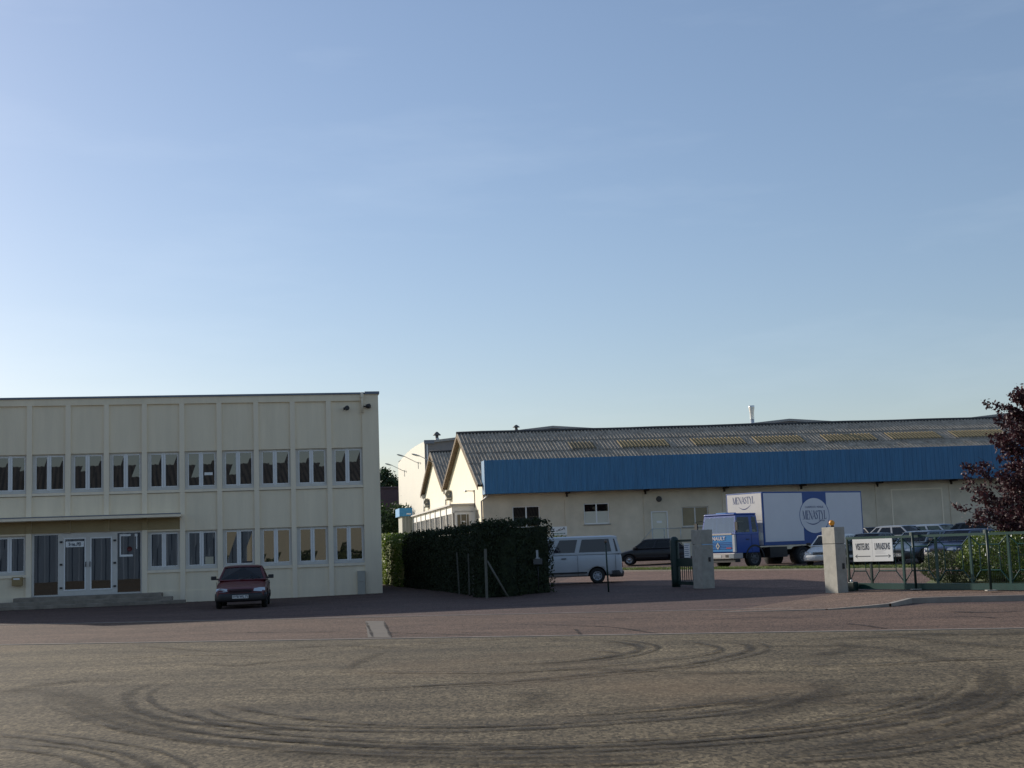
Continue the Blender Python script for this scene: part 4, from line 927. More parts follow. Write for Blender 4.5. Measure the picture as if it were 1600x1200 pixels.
# old fence post with brace at the hedge corner
def fe(px, py): return gnd(px, py)
fp = empty('braced_post', gnd(761, 934.5)+Vector((.0, -.15, 0))); b = MB(); b.box(-.045, .045, -.045, .045, 0, 1.66); b.build('post', WOODP, fp)
b = MB(); b.tube([(.05, 0, 1.25), (.72, .12, 0)], .035, 6); b.build('brace', WOODP, fp); tag(fp, 'pale weathered post with a slanting brace at the dark hedge corner', 'post')
for i, (px, py, h_, z_) in enumerate(((727, 929, 1.55, 0), (743, 931, 1.5, 0), (749, 932, 1.0, 0))):
    g = gnd(px, py)-nl*.22; s_ = bx('stake', WOODP, None, -.025, .025, -.025, .025, 0, h_); s_.location = g; s_.rotation_euler = (0, R(2*i-2), 0)
    tag(s_, ['thin pale stake against the dark hedge, farthest from the braced post', 'thin pale stake against the hedge between two other stakes', 'shortest thin stake beside the braced post at the hedge'][i], 'stake', 'stakes along the dark hedge')
rb = empty('reflector_box', gnd(842, 927)+Vector((0, -.1, 0))); b = MB(); b.tube([(0, 0, 0), (0, 0, 1.1)], .02, 6); b.build('post', BLACK, rb); bx('box', mat('dim_grey', (.10, .10, .10), .5), rb, -.16, .16, -.06, .06, 1.02, 1.22); b = MB(); b.box(-.05, .03, -.02, .02, 1.25, 1.52); b.box(-.08, .08, -.03, .03, 1.22, 1.25); b.build('reflector', mat('grey_white', (.45, .47, .48), .4), rb)
tag(rb, 'small grey box with a pale reflector at the right end of the dark hedge', 'box')
# white board with logo behind the van
bd = empty('sign_board', gnd(876, 893)+Vector((0, .0, 0))); s = F/bd.location.y; zt = H+(852.3-823)/s-bd.location.z; zb = H+(852.3-836)/s-bd.location.z; hw = 12.5/s
tag(bd, 'white board with a black curly emblem above the white van roof', 'sign'); bx('board', SIGNW, bd, -hw, hw, -.015, .015, zb, zt); bx('leg', GALV, bd, -hw+.04, -hw+.09, .016, .05, 0, zt); bx('leg', GALV, bd, hw-.09, hw-.04, .016, .05, 0, zt)
hh = zt-zb; b = MB(); b.tube([(-.4*hw, -.02, zb+hh*.50), (-.15*hw, -.02, zb+hh*.48), (0, -.02, zb+hh*.62), (.2*hw, -.02, zb+hh*.75), (.35*hw, -.02, zb+hh*.6), (.12*hw, -.02, zb+hh*.5), (-.1*hw, -.02, zb+hh*.68)], .014, 5); b.tube([(.4*hw, -.02, zb+hh*.62), (.66*hw, -.02, zb+hh*.9), (.7*hw, -.02, zb+hh*.65)], .02, 5); b.build('emblem', INK, bd)
b = MB(); x = -.82*hw
while x < .8*hw: wd_ = random.uniform(.03, .07); b.box(x, x+wd_, -.018, -.0155, zb+hh*.12, zb+hh*.23); x += wd_+.025
b.build('lettering', mat('green_ink', (.03, .12, .09), .6), bd)
# ================================================================ vehicles
def outward(q, c):
    n = (q[1]-q[0]).cross(q[2]-q[0]); m = sum(q, Vector())/len(q)
    if len(q) == 6: n = (q[2]-q[0]).cross(q[3]-q[0])
    return q if n.dot(m-c) > 0 else q[::-1]
def wheel(parent, x, y, r, wd, side, rimr=.62, rimm=None, hub=False):
    t = MB(); t.lathe([(r*.60, -wd/2+.01), (r*.72, -wd/2), (r*.93, -wd/2), (r, -wd/2+.03), (r, wd/2-.03), (r*.93, wd/2), (r*.72, wd/2), (r*.60, wd/2-.01)], (0, 0, 0), 'Y', 28)
    o = t.build('wheel', RUBBER, parent); o.location = (x, y, r)
    k = MB(); f = side*(wd/2-.015); k.lathe([(r*.62, f-side*.05), (r*.62, f), (r*.55, f+side*.004), (r*.50, f-side*.03), (r*.2, f-side*.012), (r*.15, f+side*.005), (0, f+side*.006)], (0, 0, 0), 'Y', 24)
    k.build('rim', rimm or RIM, o)
    s = MB(); 
    for i in range(7):
        a = 2*pi*i/7; c = (r*.39*cos(a), f-side*.0135, r*.39*sin(a)); s.lathe([(r*.075, 0), (r*.07, side*.006), (0, side*.006)], c, 'Y', 8)
    s.build('rim_holes', BLACK, o)
    return o
def car(name,  label, cat_, loc, rz, Lc, Wc, Hc, pm, prof, belt, cab, divs, grp=None, wb=.6, r=.29, glassm=None, bumper=None, lights='round', details=True, frontx=None, plate='', roofm=None, rimm=None, ins=.05):
    """local +x forward. prof: stations (x, ztop, halfwidth factor, zbottom); cab: (xf_b, xf_t, xr_t, xr_b, top_w)"""
    o = empty(name, loc, rz); tag(o, label, cat_, grp); hwid = Wc/2; glassm = glassm or CARG
    b = MB(); n = 0; ring = []
    for x, zt, wf, zb in prof:
        w_ = hwid*wf; m = (zb+zt)/2
        pts = [(0, zb), (w_*.82, zb), (w_*.95, zb+.06), (w_*.995, zb+(zt-zb)*.35), (w_, zb+(zt-zb)*.62), (w_*.975, zb+(zt-zb)*.86), (w_*.90, zt-.015), (w_*.5, zt+.012), (0, zt+.022)]
        full = pts+[(-a, z) for a, z in pts[-2:0:-1]]
        for a, z in full: b.v.append((x, a, z))
        n = len(full)
    for i in range(len(prof)-1):
        for k in range(n):
            k2 = (k+1) % n; b.f.append((i*n+k, (i+1)*n+k, (i+1)*n+k2, i*n+k2)); b.sm.append(True)
    b.f.append(tuple(range(n))); b.sm.append(True); m0 = (len(prof)-1)*n; b.f.append(tuple(range(m0, m0+n))[::-1]); b.sm.append(True)
    body = b.build('body', pm, o)
    md = body.modifiers.new('s', 'SUBSURF'); md.levels = 2; md.render_levels = 2
    # wheel arches
    cut = MB(); wxs = (Lc/2-wb[0], -Lc/2+wb[1])
    for x in wxs:
        for s_ in (1, -1): cut.lathe([(0, -.14), (r*1.2, -.14), (r*1.2, .14), (0, .14)], (x, s_*(hwid-.10), r), 'Y', 24)
    bmc = bmesh.new(); mc = bpy.data.meshes.new('c'); mc.from_pydata(cut.v, [], cut.f); bmc.from_mesh(mc); bmesh.ops.remove_doubles(bmc, verts=bmc.verts, dist=1e-5); bmesh.ops.recalc_face_normals(bmc, faces=bmc.faces); bmc.to_mesh(mc); bmc.free()
    mc.materials.append(CABIN)
    co = bpy.data.objects.new('c', mc); col.objects.link(co); co.parent = o
    bo = body.modifiers.new('b', 'BOOLEAN'); bo.operation = 'DIFFERENCE'; bo.object = co; bo.solver = 'EXACT'; 
    try: bo.material_mode = 'TRANSFER'
    except Exception: pass
    bpy.context.view_layer.update(); bake(body); bpy.data.objects.remove(co)
    for x in wxs:
        for s_ in (1, -1): wheel(o, x, s_*(hwid-.105), r, .18, s_, rimm=rimm)
    # cabin frame and glass
    xfb, xft, xrt, xrb, tw = cab; zt = Hc-.055; zb = belt
    def bp_(x, s_): return Vector((x, s_*hwid*.925, zb))
    def tp_(x, s_): return Vector((x, s_*hwid*tw, zt))
    faces = []; mid = []
    faces.append(('windscreen', [bp_(xfb, 1)*1, Vector((xfb+.09, 0, zb)), bp_(xfb, -1), tp_(xft, -1), Vector((xft+.05, 0, zt+.02)), tp_(xft, 1)]))
    faces.append(('rear_window', [bp_(xrb, -1), Vector((xrb-.04, 0, zb)), bp_(xrb, 1), tp_(xrt, 1), Vector((xrt-.03, 0, zt+.02)), tp_(xrt, -1)]))
    ds = [0]+list(divs)+[1]
    for s_ in (1, -1):
        for a, c in zip(ds, ds[1:]):
            q = [bp_(xfb+(xrb-xfb)*a, s_), bp_(xfb+(xrb-xfb)*c, s_), tp_(xft+(xrt-xft)*c, s_), tp_(xft+(xrt-xft)*a, s_)]
            if s_ < 0: q = q[::-1]
            faces.append(('side_window', q))
    bm = bmesh.new(); vm = {}
    def gv(p):
        k = tuple(round(t, 4) for t in p)
        if k not in vm: vm[k] = bm.verts.new(p)
        return vm[k]
    names = {}
    fs = []
    for nm, q in faces:
        f = bm.faces.new([gv(p) for p in q]); fs.append((nm, f))
    bm.normal_update(); res = bmesh.ops.inset_individual(bm, faces=[f for _, f in fs], thickness=ins, use_even_offset=True)
    gl_ = []
    for nm, f in fs: gl_.append((nm, [v.co.copy() for v in f.verts]))
    bmesh.ops.delete(bm, geom=[f for _, f in fs], context='FACES_ONLY')
    bmesh.ops.recalc_face_normals(bm, faces=bm.faces)
    me = bpy.data.meshes.new('cabin_frame'); bm.to_mesh(me); bm.free(); me.materials.append(pm)
    cf = bpy.data.objects.new('cabin_frame', me); col.objects.link(cf); cf.parent = o
    sm_ = cf.modifiers.new('s', 'SOLIDIFY'); sm_.thickness = .03; sm_.offset = 0; bake(cf)
    for nm, q in gl_:
        q = outward(q, Vector(((xft+xrt)/2, 0, zb)))
        g = MB(); g.poly([tuple(v) for v in q]); g.build(nm, glassm, o)
    rf = MB(); e = .02
    xs_ = [xft+.055, xft-.02, xft-.25, (xft+xrt)/2, xrt+.25, xrt+.02, xrt-.035]; hs_ = [zt+.0, zt+.028, zt+.05, zt+.055, zt+.048, zt+.026, zt]
    ys_ = [-1, -.97, -.8, -.4, 0, .4, .8, .97, 1]; yz = [-.012, .0, .0, .006, .008, .006, .0, .0, -.012]; yk = [.0, .5, .95, 1, 1, 1, .95, .5, .0]
    for i, x in enumerate(xs_):
        for j, y in enumerate(ys_): rf.v.append((x-.0, y*hwid*(tw+.012), zt-.01+(hs_[i]-zt+.01)*(.25+.75*yk[j])+yz[j]))
    for i in range(len(xs_)-1):
        for j in range(len(ys_)-1): a = i*9+j; rf.f.append((a, a+1, a+10, a+9)); rf.sm.append(True)
    rf.build('roof', roofm or pm, o)
    # interior
    it = MB(); it.box(xrb+.08, xfb-.12, -hwid*.88, hwid*.88, zb-.03, zb+.027); it.build('parcel_trim', CABIN, o)
    st_ = MB(); hr = min(Hc-.28, zb+.42)
    for x in (xft-.55, (xft+xrt)/2-.75 if abs(xrt-xft) > 1.2 else xrt+.25):
        for s_ in (1, -1): st_.box(x-.06, x+.05, s_*hwid*.46-.19, s_*hwid*.46+.19, zb+.03, zb+.17); st_.box(x-.05, x+.04, s_*hwid*.46-.11, s_*hwid*.46+.11, zb+.2, min(hr, zb+.36))
    st_.build('seats', SEAT, o)
    mi = MB(); mi.box(xft+.02, xft+.05, -.11, .11, zt-.13, zt-.07); mi.build('rear_view_mirror', BLACK, o)
    xf = Lc/2; bm_ = bumper or BLACK
    bp = MB(); 
    for s_, xe in ((1, xf), (-1, -xf)):
        pts = [(xe-s_*.42, -hwid*1.0), (xe-s_*.14, -hwid*.97), (xe+s_*.02, -hwid*.72), (xe+s_*.05, 0), (xe+s_*.02, hwid*.72), (xe-s_*.14, hwid*.97), (xe-s_*.42, hwid*1.0)]
        q0_ = len(bp.v)
        for x, y in pts:
            ix = x-s_*.10
            bp.v += [(x-s_*.01, y*.985, .24), (x+s_*.012, y*1.005, .30), (x+s_*.012, y*1.005, .44), (x-s_*.005, y*.995, .50), (ix, y*.9, .50), (ix, y*.9, .24)]
        for i in range(len(pts)-1):
            for k in range(6): a = q0_+i*6+k; c = q0_+i*6+(k+1) % 6; bp.f.append((a, c, c+6, a+6)); bp.sm.append(k < 3)
        if s_ == 1: bp.build('front_bumper', bm_, o); bp = MB()
        else: bp.build('rear_bumper', bm_, o)
    if lights:
        for s_ in (1, -1):
            h = MB(); w0, w1 = hwid*.50, hwid*.93; za, zb_ = .545, .665
            P = [(xf+.02, w0, za+.02), (xf-.03, w1*.86, za), (xf-.17, w1+.005, za+.03), (xf-.19, w1-.01, zb_), (xf-.09, w1*.84, zb_+.01), (xf-.035, w0+.04, zb_-.015)]
            P = [(x, y*s_, z) for x, y, z in P]; Q = [(x-.12, y*.9, z) for x, y, z in P]
            h.v += P+Q; h.f.append(tuple(range(6)) if s_ > 0 else tuple(range(6))[::-1]); h.sm.append(False)
            for i in range(6): j = (i+1) % 6; h.f.append((i, j, 6+j, 6+i)); h.sm.append(False)
            h.build('headlight', LENS, o)
            h = MB(); h.box(-xf-.012, -xf+.14, s_*hwid*.60, s_*hwid*.90, .62, .80); h.build('tail_light', REDL, o, bevel=.01)
    gr = MB(); 
    for k in range(3): gr.box(xf-.03, xf+.032-.014*k, -hwid*.44, hwid*.44, .535+.04*k, .556+.04*k)
    gr.build('grille', BLACK, o, bevel=.004)
    for s_, nm in ((1, 'number_plate'), (-1, 'number_plate')):
        p = MB(); p.box(xf+.062, xf+.072, -.26, .26, .335, .445) if s_ > 0 else p.box(-xf-.072, -xf-.062, -.26, .26, .335, .445)
        po = p.build(nm, PLATE, o)
        if plate and s_ > 0: text(plate, 'lettering', INK, po, .105, (xf+.073, 0, .39), Matrix.Rotation(pi/2, 4, 'Z') @ FACE, .95, .001, bold=.003)
    for s_ in (1, -1):
        m_ = MB(); c = Vector((xfb-.22, s_*(hwid+.10), zb+.10)); m_.box(c.x-.05, c.x+.06, min(c.y-.09, c.y+.09), c.y+.09, c.z-.06, c.z+.065); m_.box(c.x-.01, c.x+.04, min(s_*hwid*.9, c.y), max(s_*hwid*.9, c.y), c.z-.06, c.z-.02); m_.build('mirror', BLACK, o, bevel=.02)
        sl = MB(); sl.box(xfb-1.75, xfb-1.55, s_*(hwid+.002)-.012, s_*(hwid+.002)+.012, zb-.16, zb-.125); sl.build('door_handle', BLACK, o)
        rb_ = MB(); rb_.box(-xf+wb[1]+r*1.3, xf-wb[0]-r*1.3, s_*(hwid+.002)-.012, s_*(hwid+.002)+.012, .42, .48); rb_.build('side_moulding', BLACK, o)
    if details:
        for a in [0.02]+list(divs):
            x = xfb+(xrb-xfb)*a-.05
            for s_ in (1, -1): bx('door_gap', CABIN, o, x-.006, x+.006, s_*(hwid*.993)-.006, s_*(hwid*.993)+.007, .30, zb-.04)
        wi = MB(); wi.tube([(xfb+.10, -.05, zb+.035), (xfb-.10, .38, zb+.13)], .008, 4); wi.tube([(xfb+.10, .35, zb+.03), (xfb-.10, .68*hwid, zb+.11)], .008, 4); wi.build('wiper', BLACK, o)
    return o
def sedan_prof(L_, kind='sedan', z0=.20, hood=.80, belt=.90, deck=.94):
    f = L_/2
    if kind == 'sedan':
        return [(-f, .62, .80, .34), (-f+.03, .80, .90, .26), (-f+.12, deck-.04, .95, z0+.02), (-f+.5, deck, .985, z0), (-f+1.0, deck-.01, 1.0, z0), (-.2, belt, 1.0, z0), (f-1.35, belt, 1.0, z0), (f-1.15, belt-.005, 1.0, z0), (f-.7, hood, .985, z0), (f-.25, hood-.10, .955, z0+.01), (f-.08, hood-.17, .91, .24), (f-.01, hood-.25, .85, .30)]
    return [(-f, .60, .84, .34), (-f+.02, belt-.12, .93, .26), (-f+.10, belt+.01, .96, z0), (-f+.6, belt+.02, .99, z0), (-.2, belt, 1.0, z0), (f-1.25, belt, 1.0, z0), (f-1.05, belt-.005, 1.0, z0), (f-.65, hood, .985, z0), (f-.25, hood-.10, .95, z0+.01), (f-.08, hood-.17, .91, .24), (f-.01, hood-.25, .85, .30)]
PRED = paint('dark_red_paint', (.10, .003, .006)); PBLK = paint('black_paint', (.012, .012, .014)); PSIL = paint('silver_paint', (.25, .28, .32), .32)
PWHT = paint('white_paint', (.74, .73, .70), .3); PGRY = paint('grey_blue_paint', (.10, .14, .19), .32); PPALE = paint('pale_blue_paint', (.19, .25, .33), .35); PNAV = paint('navy_paint', (.02, .035, .09), .3)
PDK = paint('dark_grey_paint', (.035, .038, .045), .3)
# red saloon by the office block
fr = at(335, 951); fl = at(409, 948)
hdv = Vector((sin(R(8.5)), -cos(R(8.5)), 0)); fc = Vector((-9.16, 44.6, 0)); Lr = 4.25
red = car('parked_car', 'dark red saloon parked facing out in front of the cream office block', 'car', fc-hdv*Lr/2, math.atan2(hdv.y, hdv.x), Lr, 1.70, 1.40, PRED,
    sedan_prof(Lr), .90, (Lr/2-1.12, Lr/2-1.78, -Lr/2+1.42, -Lr/2+.78, .72), (.42, .80), wb=(.82, .85), r=.295, plate='1690 WL 71')
def place(px, y, nm, lab, hd_, L_, W_, H_, pm, kind='hatch', grp='cars parked in the inner yard', zoff=0, **k):
    p = dep(px, 860, y); z = tz(p.x, p.y)+zoff
    if kind == 'sedan': cabv = (L_/2-1.1, L_/2-1.75, -L_/2+1.35, -L_/2+.75, .72)
    elif kind == 'wagon': cabv = (L_/2-1.05, L_/2-1.6, -L_/2+.35, -L_/2+.08, .76)
    else: cabv = (L_/2-1.0, L_/2-1.65, -L_/2+.75, -L_/2+.15, .72)
    return car(nm, lab, 'car', (p.x, p.y, z), R(hd_), L_, W_, H_, pm, sedan_prof(L_, 'sedan' if kind == 'sedan' else 'hatch'), .90, cabv, (.40, .78) if kind != 'wagon' else (.34, .66), grp, (.78, .72), .29, **k)
# heading angles: -90 = towards the camera, 180 = to the left
place(1019, 76.5, 'parked_car', 'black hatchback side on beside the grass strip behind the white van', 170, 4.05, 1.66, 1.43, PBLK, glassm=CARGD, rimm=RIM)
place(1306, 63.5, 'parked_car', 'white saloon with its nose showing left of the sunlit pillar', -120, 4.6, 1.76, 1.42, PWHT, 'sedan', bumper=PWHT)
place(1364, 63.0, 'parked_car', 'dark grey saloon half hidden behind the white direction sign', -132, 4.3, 1.68, 1.40, PDK, 'sedan', glassm=CARGD)
place(1446, 61.0, 'parked_car', 'grey blue estate with bright headlights facing the green gate', -140, 4.4, 1.70, 1.42, PGRY, 'wagon', plate='5278 XA 71')
place(1508, 59.5, 'parked_car', 'dark blue car behind the low olive bush', -140, 4.2, 1.70, 1.42, PNAV, 'hatch', glassm=CARGD)
place(1358, 76, 'parked_car', 'black car roof at the warehouse wall just right of the lorry box', -60, 4.1, 1.66, 1.44, PBLK, 'hatch', glassm=CARGD)
place(1413, 72.5, 'parked_car', 'silver hatchback in the rear row with a dark windscreen', -52, 4.0, 1.68, 1.46, PSIL, 'hatch', glassm=CARGD)
place(1466, 72.5, 'parked_car', 'pale blue estate in the rear row beside the silver hatchback', -50, 4.3, 1.68, 1.46, PPALE, 'wagon', glassm=CARG)
place(1526, 71, 'parked_car', 'dark saloon in the rear row half behind the purple tree', -25, 4.4, 1.72, 1.48, PDK, 'sedan', glassm=CARGD)
# white van
vw = dep(948, 860, 55.0); Lv = 4.75; PVAN = mat('van_white_paint', (.50, .525, .545), .38, vary=.12, vscale=1.0, coat=.3)
vf = Lv/2
vp = [(-vf, .75, .90, .42), (-vf+.02, 1.15, .955, .34), (-vf+.10, 1.22, .975, .30), (-vf+.8, 1.22, 1, .28), (0, 1.22, 1, .28), (vf-1.3, 1.20, 1, .28), (vf-.9, 1.16, 1, .28), (vf-.4, 1.06, .985, .28), (vf-.12, .92, .95, .30), (vf-.01, .70, .90, .36)]
vx = vw.x+.33-Lv/2+.85-.05
van = car('van', 'white passenger van with dark side windows parked in the shade behind the hedge', 'van', (vx-.50, 55.6, tz(vx, 55.6)), R(177), Lv, 1.78, 1.91, PVAN, vp, 1.17,
          (vf-.75, vf-1.35, -vf+.22, -vf+.04, .86), (.27, .545, .93), wb=(.95, 1.02), r=.31, glassm=VANG, ins=.085, roofm=mat('van_roof', (.58, .62, .66), .4, coat=.3), rimm=mat('steel_wheel', (.33, .35, .38), .5))
# ---------------------------------------------------------------- lorry
ph = R(54); hv = Vector((-sin(ph), -cos(ph), 0)); lv = Vector((cos(ph), -sin(ph), 0))
wc_ = gnd(1181, 887); fcorner = wc_+hv*1.30; TW = 2.30; fcen = fcorner-lv*(TW/2)
lor = empty('lorry', (fcen.x, fcen.y, wc_.z), math.atan2(hv.y, hv.x)); tag(lor, 'blue cab box lorry with white MENASTYL panels parked nose to the grass strip', 'lorry')
# local: +x forward, origin at front centre of the cab on the ground; +y is the lorry's left side (seen)
TB = paint('cab_blue', (.018, .07, .32), .35); TBL = paint('cab_light_blue', (.035, .24, .56), .35); hw = TW/2
cab = MB(); cx = [(-1.65, 0), (0, 0)]
cab.box(-1.65, -.06, -hw, hw, .72, 1.62)
cab.build('cab', TB, lor, bevel=.04)
# cab upper frame with tapered sides
bm = bmesh.new(); vmp = {}
def gv2(p):
    k = tuple(round(t, 4) for t in p)
    if k not in vmp: vmp[k] = bm.verts.new(p)
    return vmp[k]
zb, zt = 1.62, 2.52; t_ = .92
B_ = {('f', s_): Vector((-.04, s_*hw, zb)) for s_ in (1, -1)}; T_ = {('f', s_): Vector((-.20, s_*hw*t_, zt)) for s_ in (1, -1)}
Bm = {s_: Vector((-1.12, s_*hw, zb)) for s_ in (1, -1)}; Tm = {s_: Vector((-1.14, s_*hw*t_, zt)) for s_ in (1, -1)}
Br = {s_: Vector((-1.65, s_*hw, zb)) for s_ in (1, -1)}; Tr = {s_: Vector((-1.58, s_*hw*t_, zt)) for s_ in (1, -1)}
fl_ = [('windscreen', [B_[('f', 1)], B_[('f', -1)], T_[('f', -1)], T_[('f', 1)]]), ('rear_window', [Br[-1], Br[1], Tr[1], Tr[-1]])]
for s_ in (1, -1):
    q = [B_[('f', s_)], T_[('f', s_)], Tm[s_], Bm[s_]]; fl_.append(('side_window', q if s_ > 0 else q[::-1])); q = [Bm[s_], Tm[s_], Tr[s_], Br[s_]]; fl_.append(('side_window', q if s_ > 0 else q[::-1]))
fs = [(n_, bm.faces.new([gv2(p) for p in q])) for n_, q in fl_]
bm.normal_update(); bmesh.ops.inset_individual(bm, faces=[f for _, f in fs], thickness=.085, use_even_offset=True)
gl_ = [(n_, [v.co.copy() for v in f.verts]) for n_, f in fs]; bmesh.ops.delete(bm, geom=[f for _, f in fs], context='FACES_ONLY'); bmesh.ops.recalc_face_normals(bm, faces=bm.faces)
me = bpy.data.meshes.new('cab_frame'); bm.to_mesh(me); bm.free(); me.materials.append(TB); o = bpy.data.objects.new('cab_frame', me); col.objects.link(o); o.parent = lor; sm_ = o.modifiers.new('s', 'SOLIDIFY'); sm_.thickness = .05; bake(o)
for n_, q in gl_: q = outward(q, Vector((-.8, 0, 2))); g = MB(); g.poly([tuple(v) for v in q]); g.build(n_, CABG if n_ == 'windscreen' else CARG, lor)
g = MB(); g.box(-1.62, -.16, -hw*t_, hw*t_, zt, zt+.10); ro = g.build('roof', TB, lor, bevel=.05)
g = MB(); g.box(-1.0, -.3, -.35, .35, zt+.10, zt+.15); g.build('roof_hatch', TBL, ro, bevel=.02)
g = MB(); g.box(-.058, .0, -hw+.02, hw-.16, .80, 1.60); fp_ = g.build('front_panel', TBL, lor, bevel=.02)
g = MB(); g.box(-.08, .02, hw-.155, hw+.005, .78, 1.60); g.box(-.08, .02, -hw-.005, -hw+.015, .78, 1.60); g.build('corner_deflector', mat('pale_grey_plastic', (.45, .47, .50), .6), lor, bevel=.02)
g = MB(); g.box(-.02, .012, -hw+.1, hw-.2, 1.60, 1.68); g.build('scuttle', mat('pale_trim', (.45, .42, .38), .6), lor)
for k in range(5):
    g = MB(); z = .93+.075*k; g.box(0, .012, -hw+.05, hw-.19, z, z+.022); g.build('grille_slat', TB, fp_)
YR = Matrix.Rotation(pi/2, 4, 'Z') @ FACE
text('RENAULT', 'lettering', mat('pink_white', (.75, .68, .68), .5), fp_, .24, (.012, -.08, 1.43), YR, 1.15, .003, bold=.004)
g = MB(); dm = [(-.13, 0), (0, .17), (.13, 0), (0, -.17)]; di = [(-.07, 0), (0, .10), (.07, 0), (0, -.10)]
for i in range(4): j = (i+1) % 4; g.quad((.018, dm[i][0]+.25*0, 1.08+dm[i][1]), (.018, dm[j][0], 1.08+dm[j][1]), (.018, di[j][0], 1.08+di[j][1]), (.018, di[i][0], 1.08+di[i][1]))
g.build('emblem', mat('emblem_silver', (.55, .52, .42), .4, .4), fp_)
g = MB(); g.box(.013, .018, hw-.58, hw-.25, .955, 1.0); g.build('red_badge', mat('badge_red', (.45, .05, .06), .5), fp_)
g = MB(); g.box(-.5, .06, -hw, hw, .46, .74); bpo = g.build('front_bumper', mat('bumper_grey', (.42, .38, .36), .5), lor, bevel=.03)
for s_ in (1, -1): bx('headlight', LENS, bpo, .055, .07, min(s_*(hw-.06), s_*(hw-.36)), max(s_*(hw-.06), s_*(hw-.36)), .50, .70); bx('bumper_recess', BLACK, bpo, .055, .066, min(s_*(hw-.42), s_*(hw-.62)), max(s_*(hw-.42), s_*(hw-.62)), .54, .66)
bx('number_plate', PLATE, bpo, .055, .068, -.35, .25, .53, .65)
g = MB(); g.box(-.35, .0, -hw+.05, hw-.05, .30, .46); g.build('air_dam', BLACK, lor)
for s_ in (1, -1):
    g = MB(); g.tube([(-.15, s_*hw, 2.3), (.08, s_*(hw+.22), 2.28), (.08, s_*(hw+.22), 1.75), (-.1, s_*hw, 1.7)], .015, 6); g.box(.03, .10, s_*(hw+.22)-.09, s_*(hw+.22)+.09, 1.80, 2.2); g.build('mirror', BLACK, lor)
    g = MB(); g.box(-.95, -.75, min(s_*hw, s_*(hw+.02)), max(s_*hw, s_*(hw+.02)), 1.35, 1.39); g.build('door_handle', BLACK, lor)
g = MB()
for s_ in (1, -1):
    for x in (-.12, -1.12): g.box(x-.008, x+.008, s_*hw-.006, s_*hw+.006, .76, 1.60)
g.build('door_gap', CABIN, lor)
g = MB(); g.box(-1.4, -.35, -hw*.8, hw*.8, 1.55, 1.64); g.build('dashboard', CABIN, lor); g = MB(); [g.box(-1.1, -.95, y-.22, y+.22, 1.62, 2.15) for y in (-.65, .62)]; g.build('seats', SEAT, lor)
# wheels
def lwheel(x, s_, dual=False):
    w_ = .27 if not dual else .52; o = wheel(lor, x, s_*(hw-.02-w_/2), .47, w_, s_, rimm=mat('lorry_rim', (.09, .09, .09), .6)); return o
for s_ in (1, -1):
    lwheel(-1.30, s_); lwheel(-4.7, s_, True); lwheel(-6.9, s_, True)
    g = MB(); N = 12; q_ = hw-.0
    for i in range(N):
        a, c = pi*i/N, pi*(i+1)/N; r1, r2 = .56, .64
        for y in ((q_-.3, q_+.02),):
            P = [(-1.30+r1*cos(a), .47+r1*sin(a)), (-1.30+r2*cos(a), .47+r2*sin(a)), (-1.30+r2*cos(c), .47+r2*sin(c)), (-1.30+r1*cos(c), .47+r1*sin(c))]
            k = len(g.v); g.v += [(x, s_*y[0], z) for x, z in P]+[(x, s_*y[1], z) for x, z in P]
            g.f += [(k, k+1, k+2, k+3), (k+4, k+5, k+6, k+7), (k+1, k+2, k+6, k+5), (k, k+3, k+7, k+4)]; g.sm += [False]*4
    g.build('mudguard', BLACK, lor)
g = MB(); g.box(-9.0, -1.2, -.45, -.32, .55, .80); g.box(-9.0, -1.2, .32, .45, .55, .80); [g.box(x, x+.1, -.32, .32, .58, .76) for x in (-8.5, -6.5, -4.5, -2.2)]; g.box(-3.6, -2.4, .5, hw-.05, .45, .95); g.box(-3.3, -2.5, -hw+.05, -.5, .45, .95); g.box(-9.1, -9.0, -hw, hw, .45, .58); g.build('chassis', BLACK, lor)
# box body
BXF = -1.92; BXL = 7.3; bz0, bz1 = 1.02, 3.62; bh = 1.22
PANW = mat('box_panel', (.66, .66, .70), .45, vary=.06, vscale=1); BXB = mat('box_blue', (.02, .075, .27), .5, vary=.1); 
g = MB(); g.box(BXF-BXL, BXF, -bh, bh, bz0, bz1); bxo = g.build('box_body', BXB, lor, bevel=.02)
def panel(nm, m, x0, x1, z0, z1, par=bxo, y=bh, t=.006): return bx(nm, m, par, x0, x1, y, y+t, z0, z1)
panel('side_panel', PANW, BXF-BXL+.09, BXF-BXL*.625, bz0+.18, bz1-.07); panel('side_panel', PANW, BXF-BXL*.385, BXF-.08, bz0+.18, bz1-.07)
bx('front_panel', mat('box_front', (.72, .68, .62), .5, vary=.05), bxo, BXF, BXF+.006, -bh+.08, bh-.06, 2.25, bz1-.06); bx('front_lower_panel', PANW, bxo, BXF, BXF+.006, -bh+.08, bh-.06, bz0+.05, 2.24)
cxm = BXF-BXL*.50; zc = (bz0+bz1)/2+.10
def disc(nm, m, r, y, t, xc=cxm, z=zc):
    g = MB(); n = 40; g.poly([(xc+1.22*r*cos(2*pi*i/n), y+t, z+r*sin(2*pi*i/n)) for i in range(n)][::-1]); return g.build(nm, m, bxo)
disc('roundel_ring', BXB, .90, bh, .009); disc('roundel', PANW, .87, bh, .012); 
LI = mat('logo_blue', (.02, .045, .16), .6); YL = Matrix.Rotation(pi, 4, 'Z') @ FACE
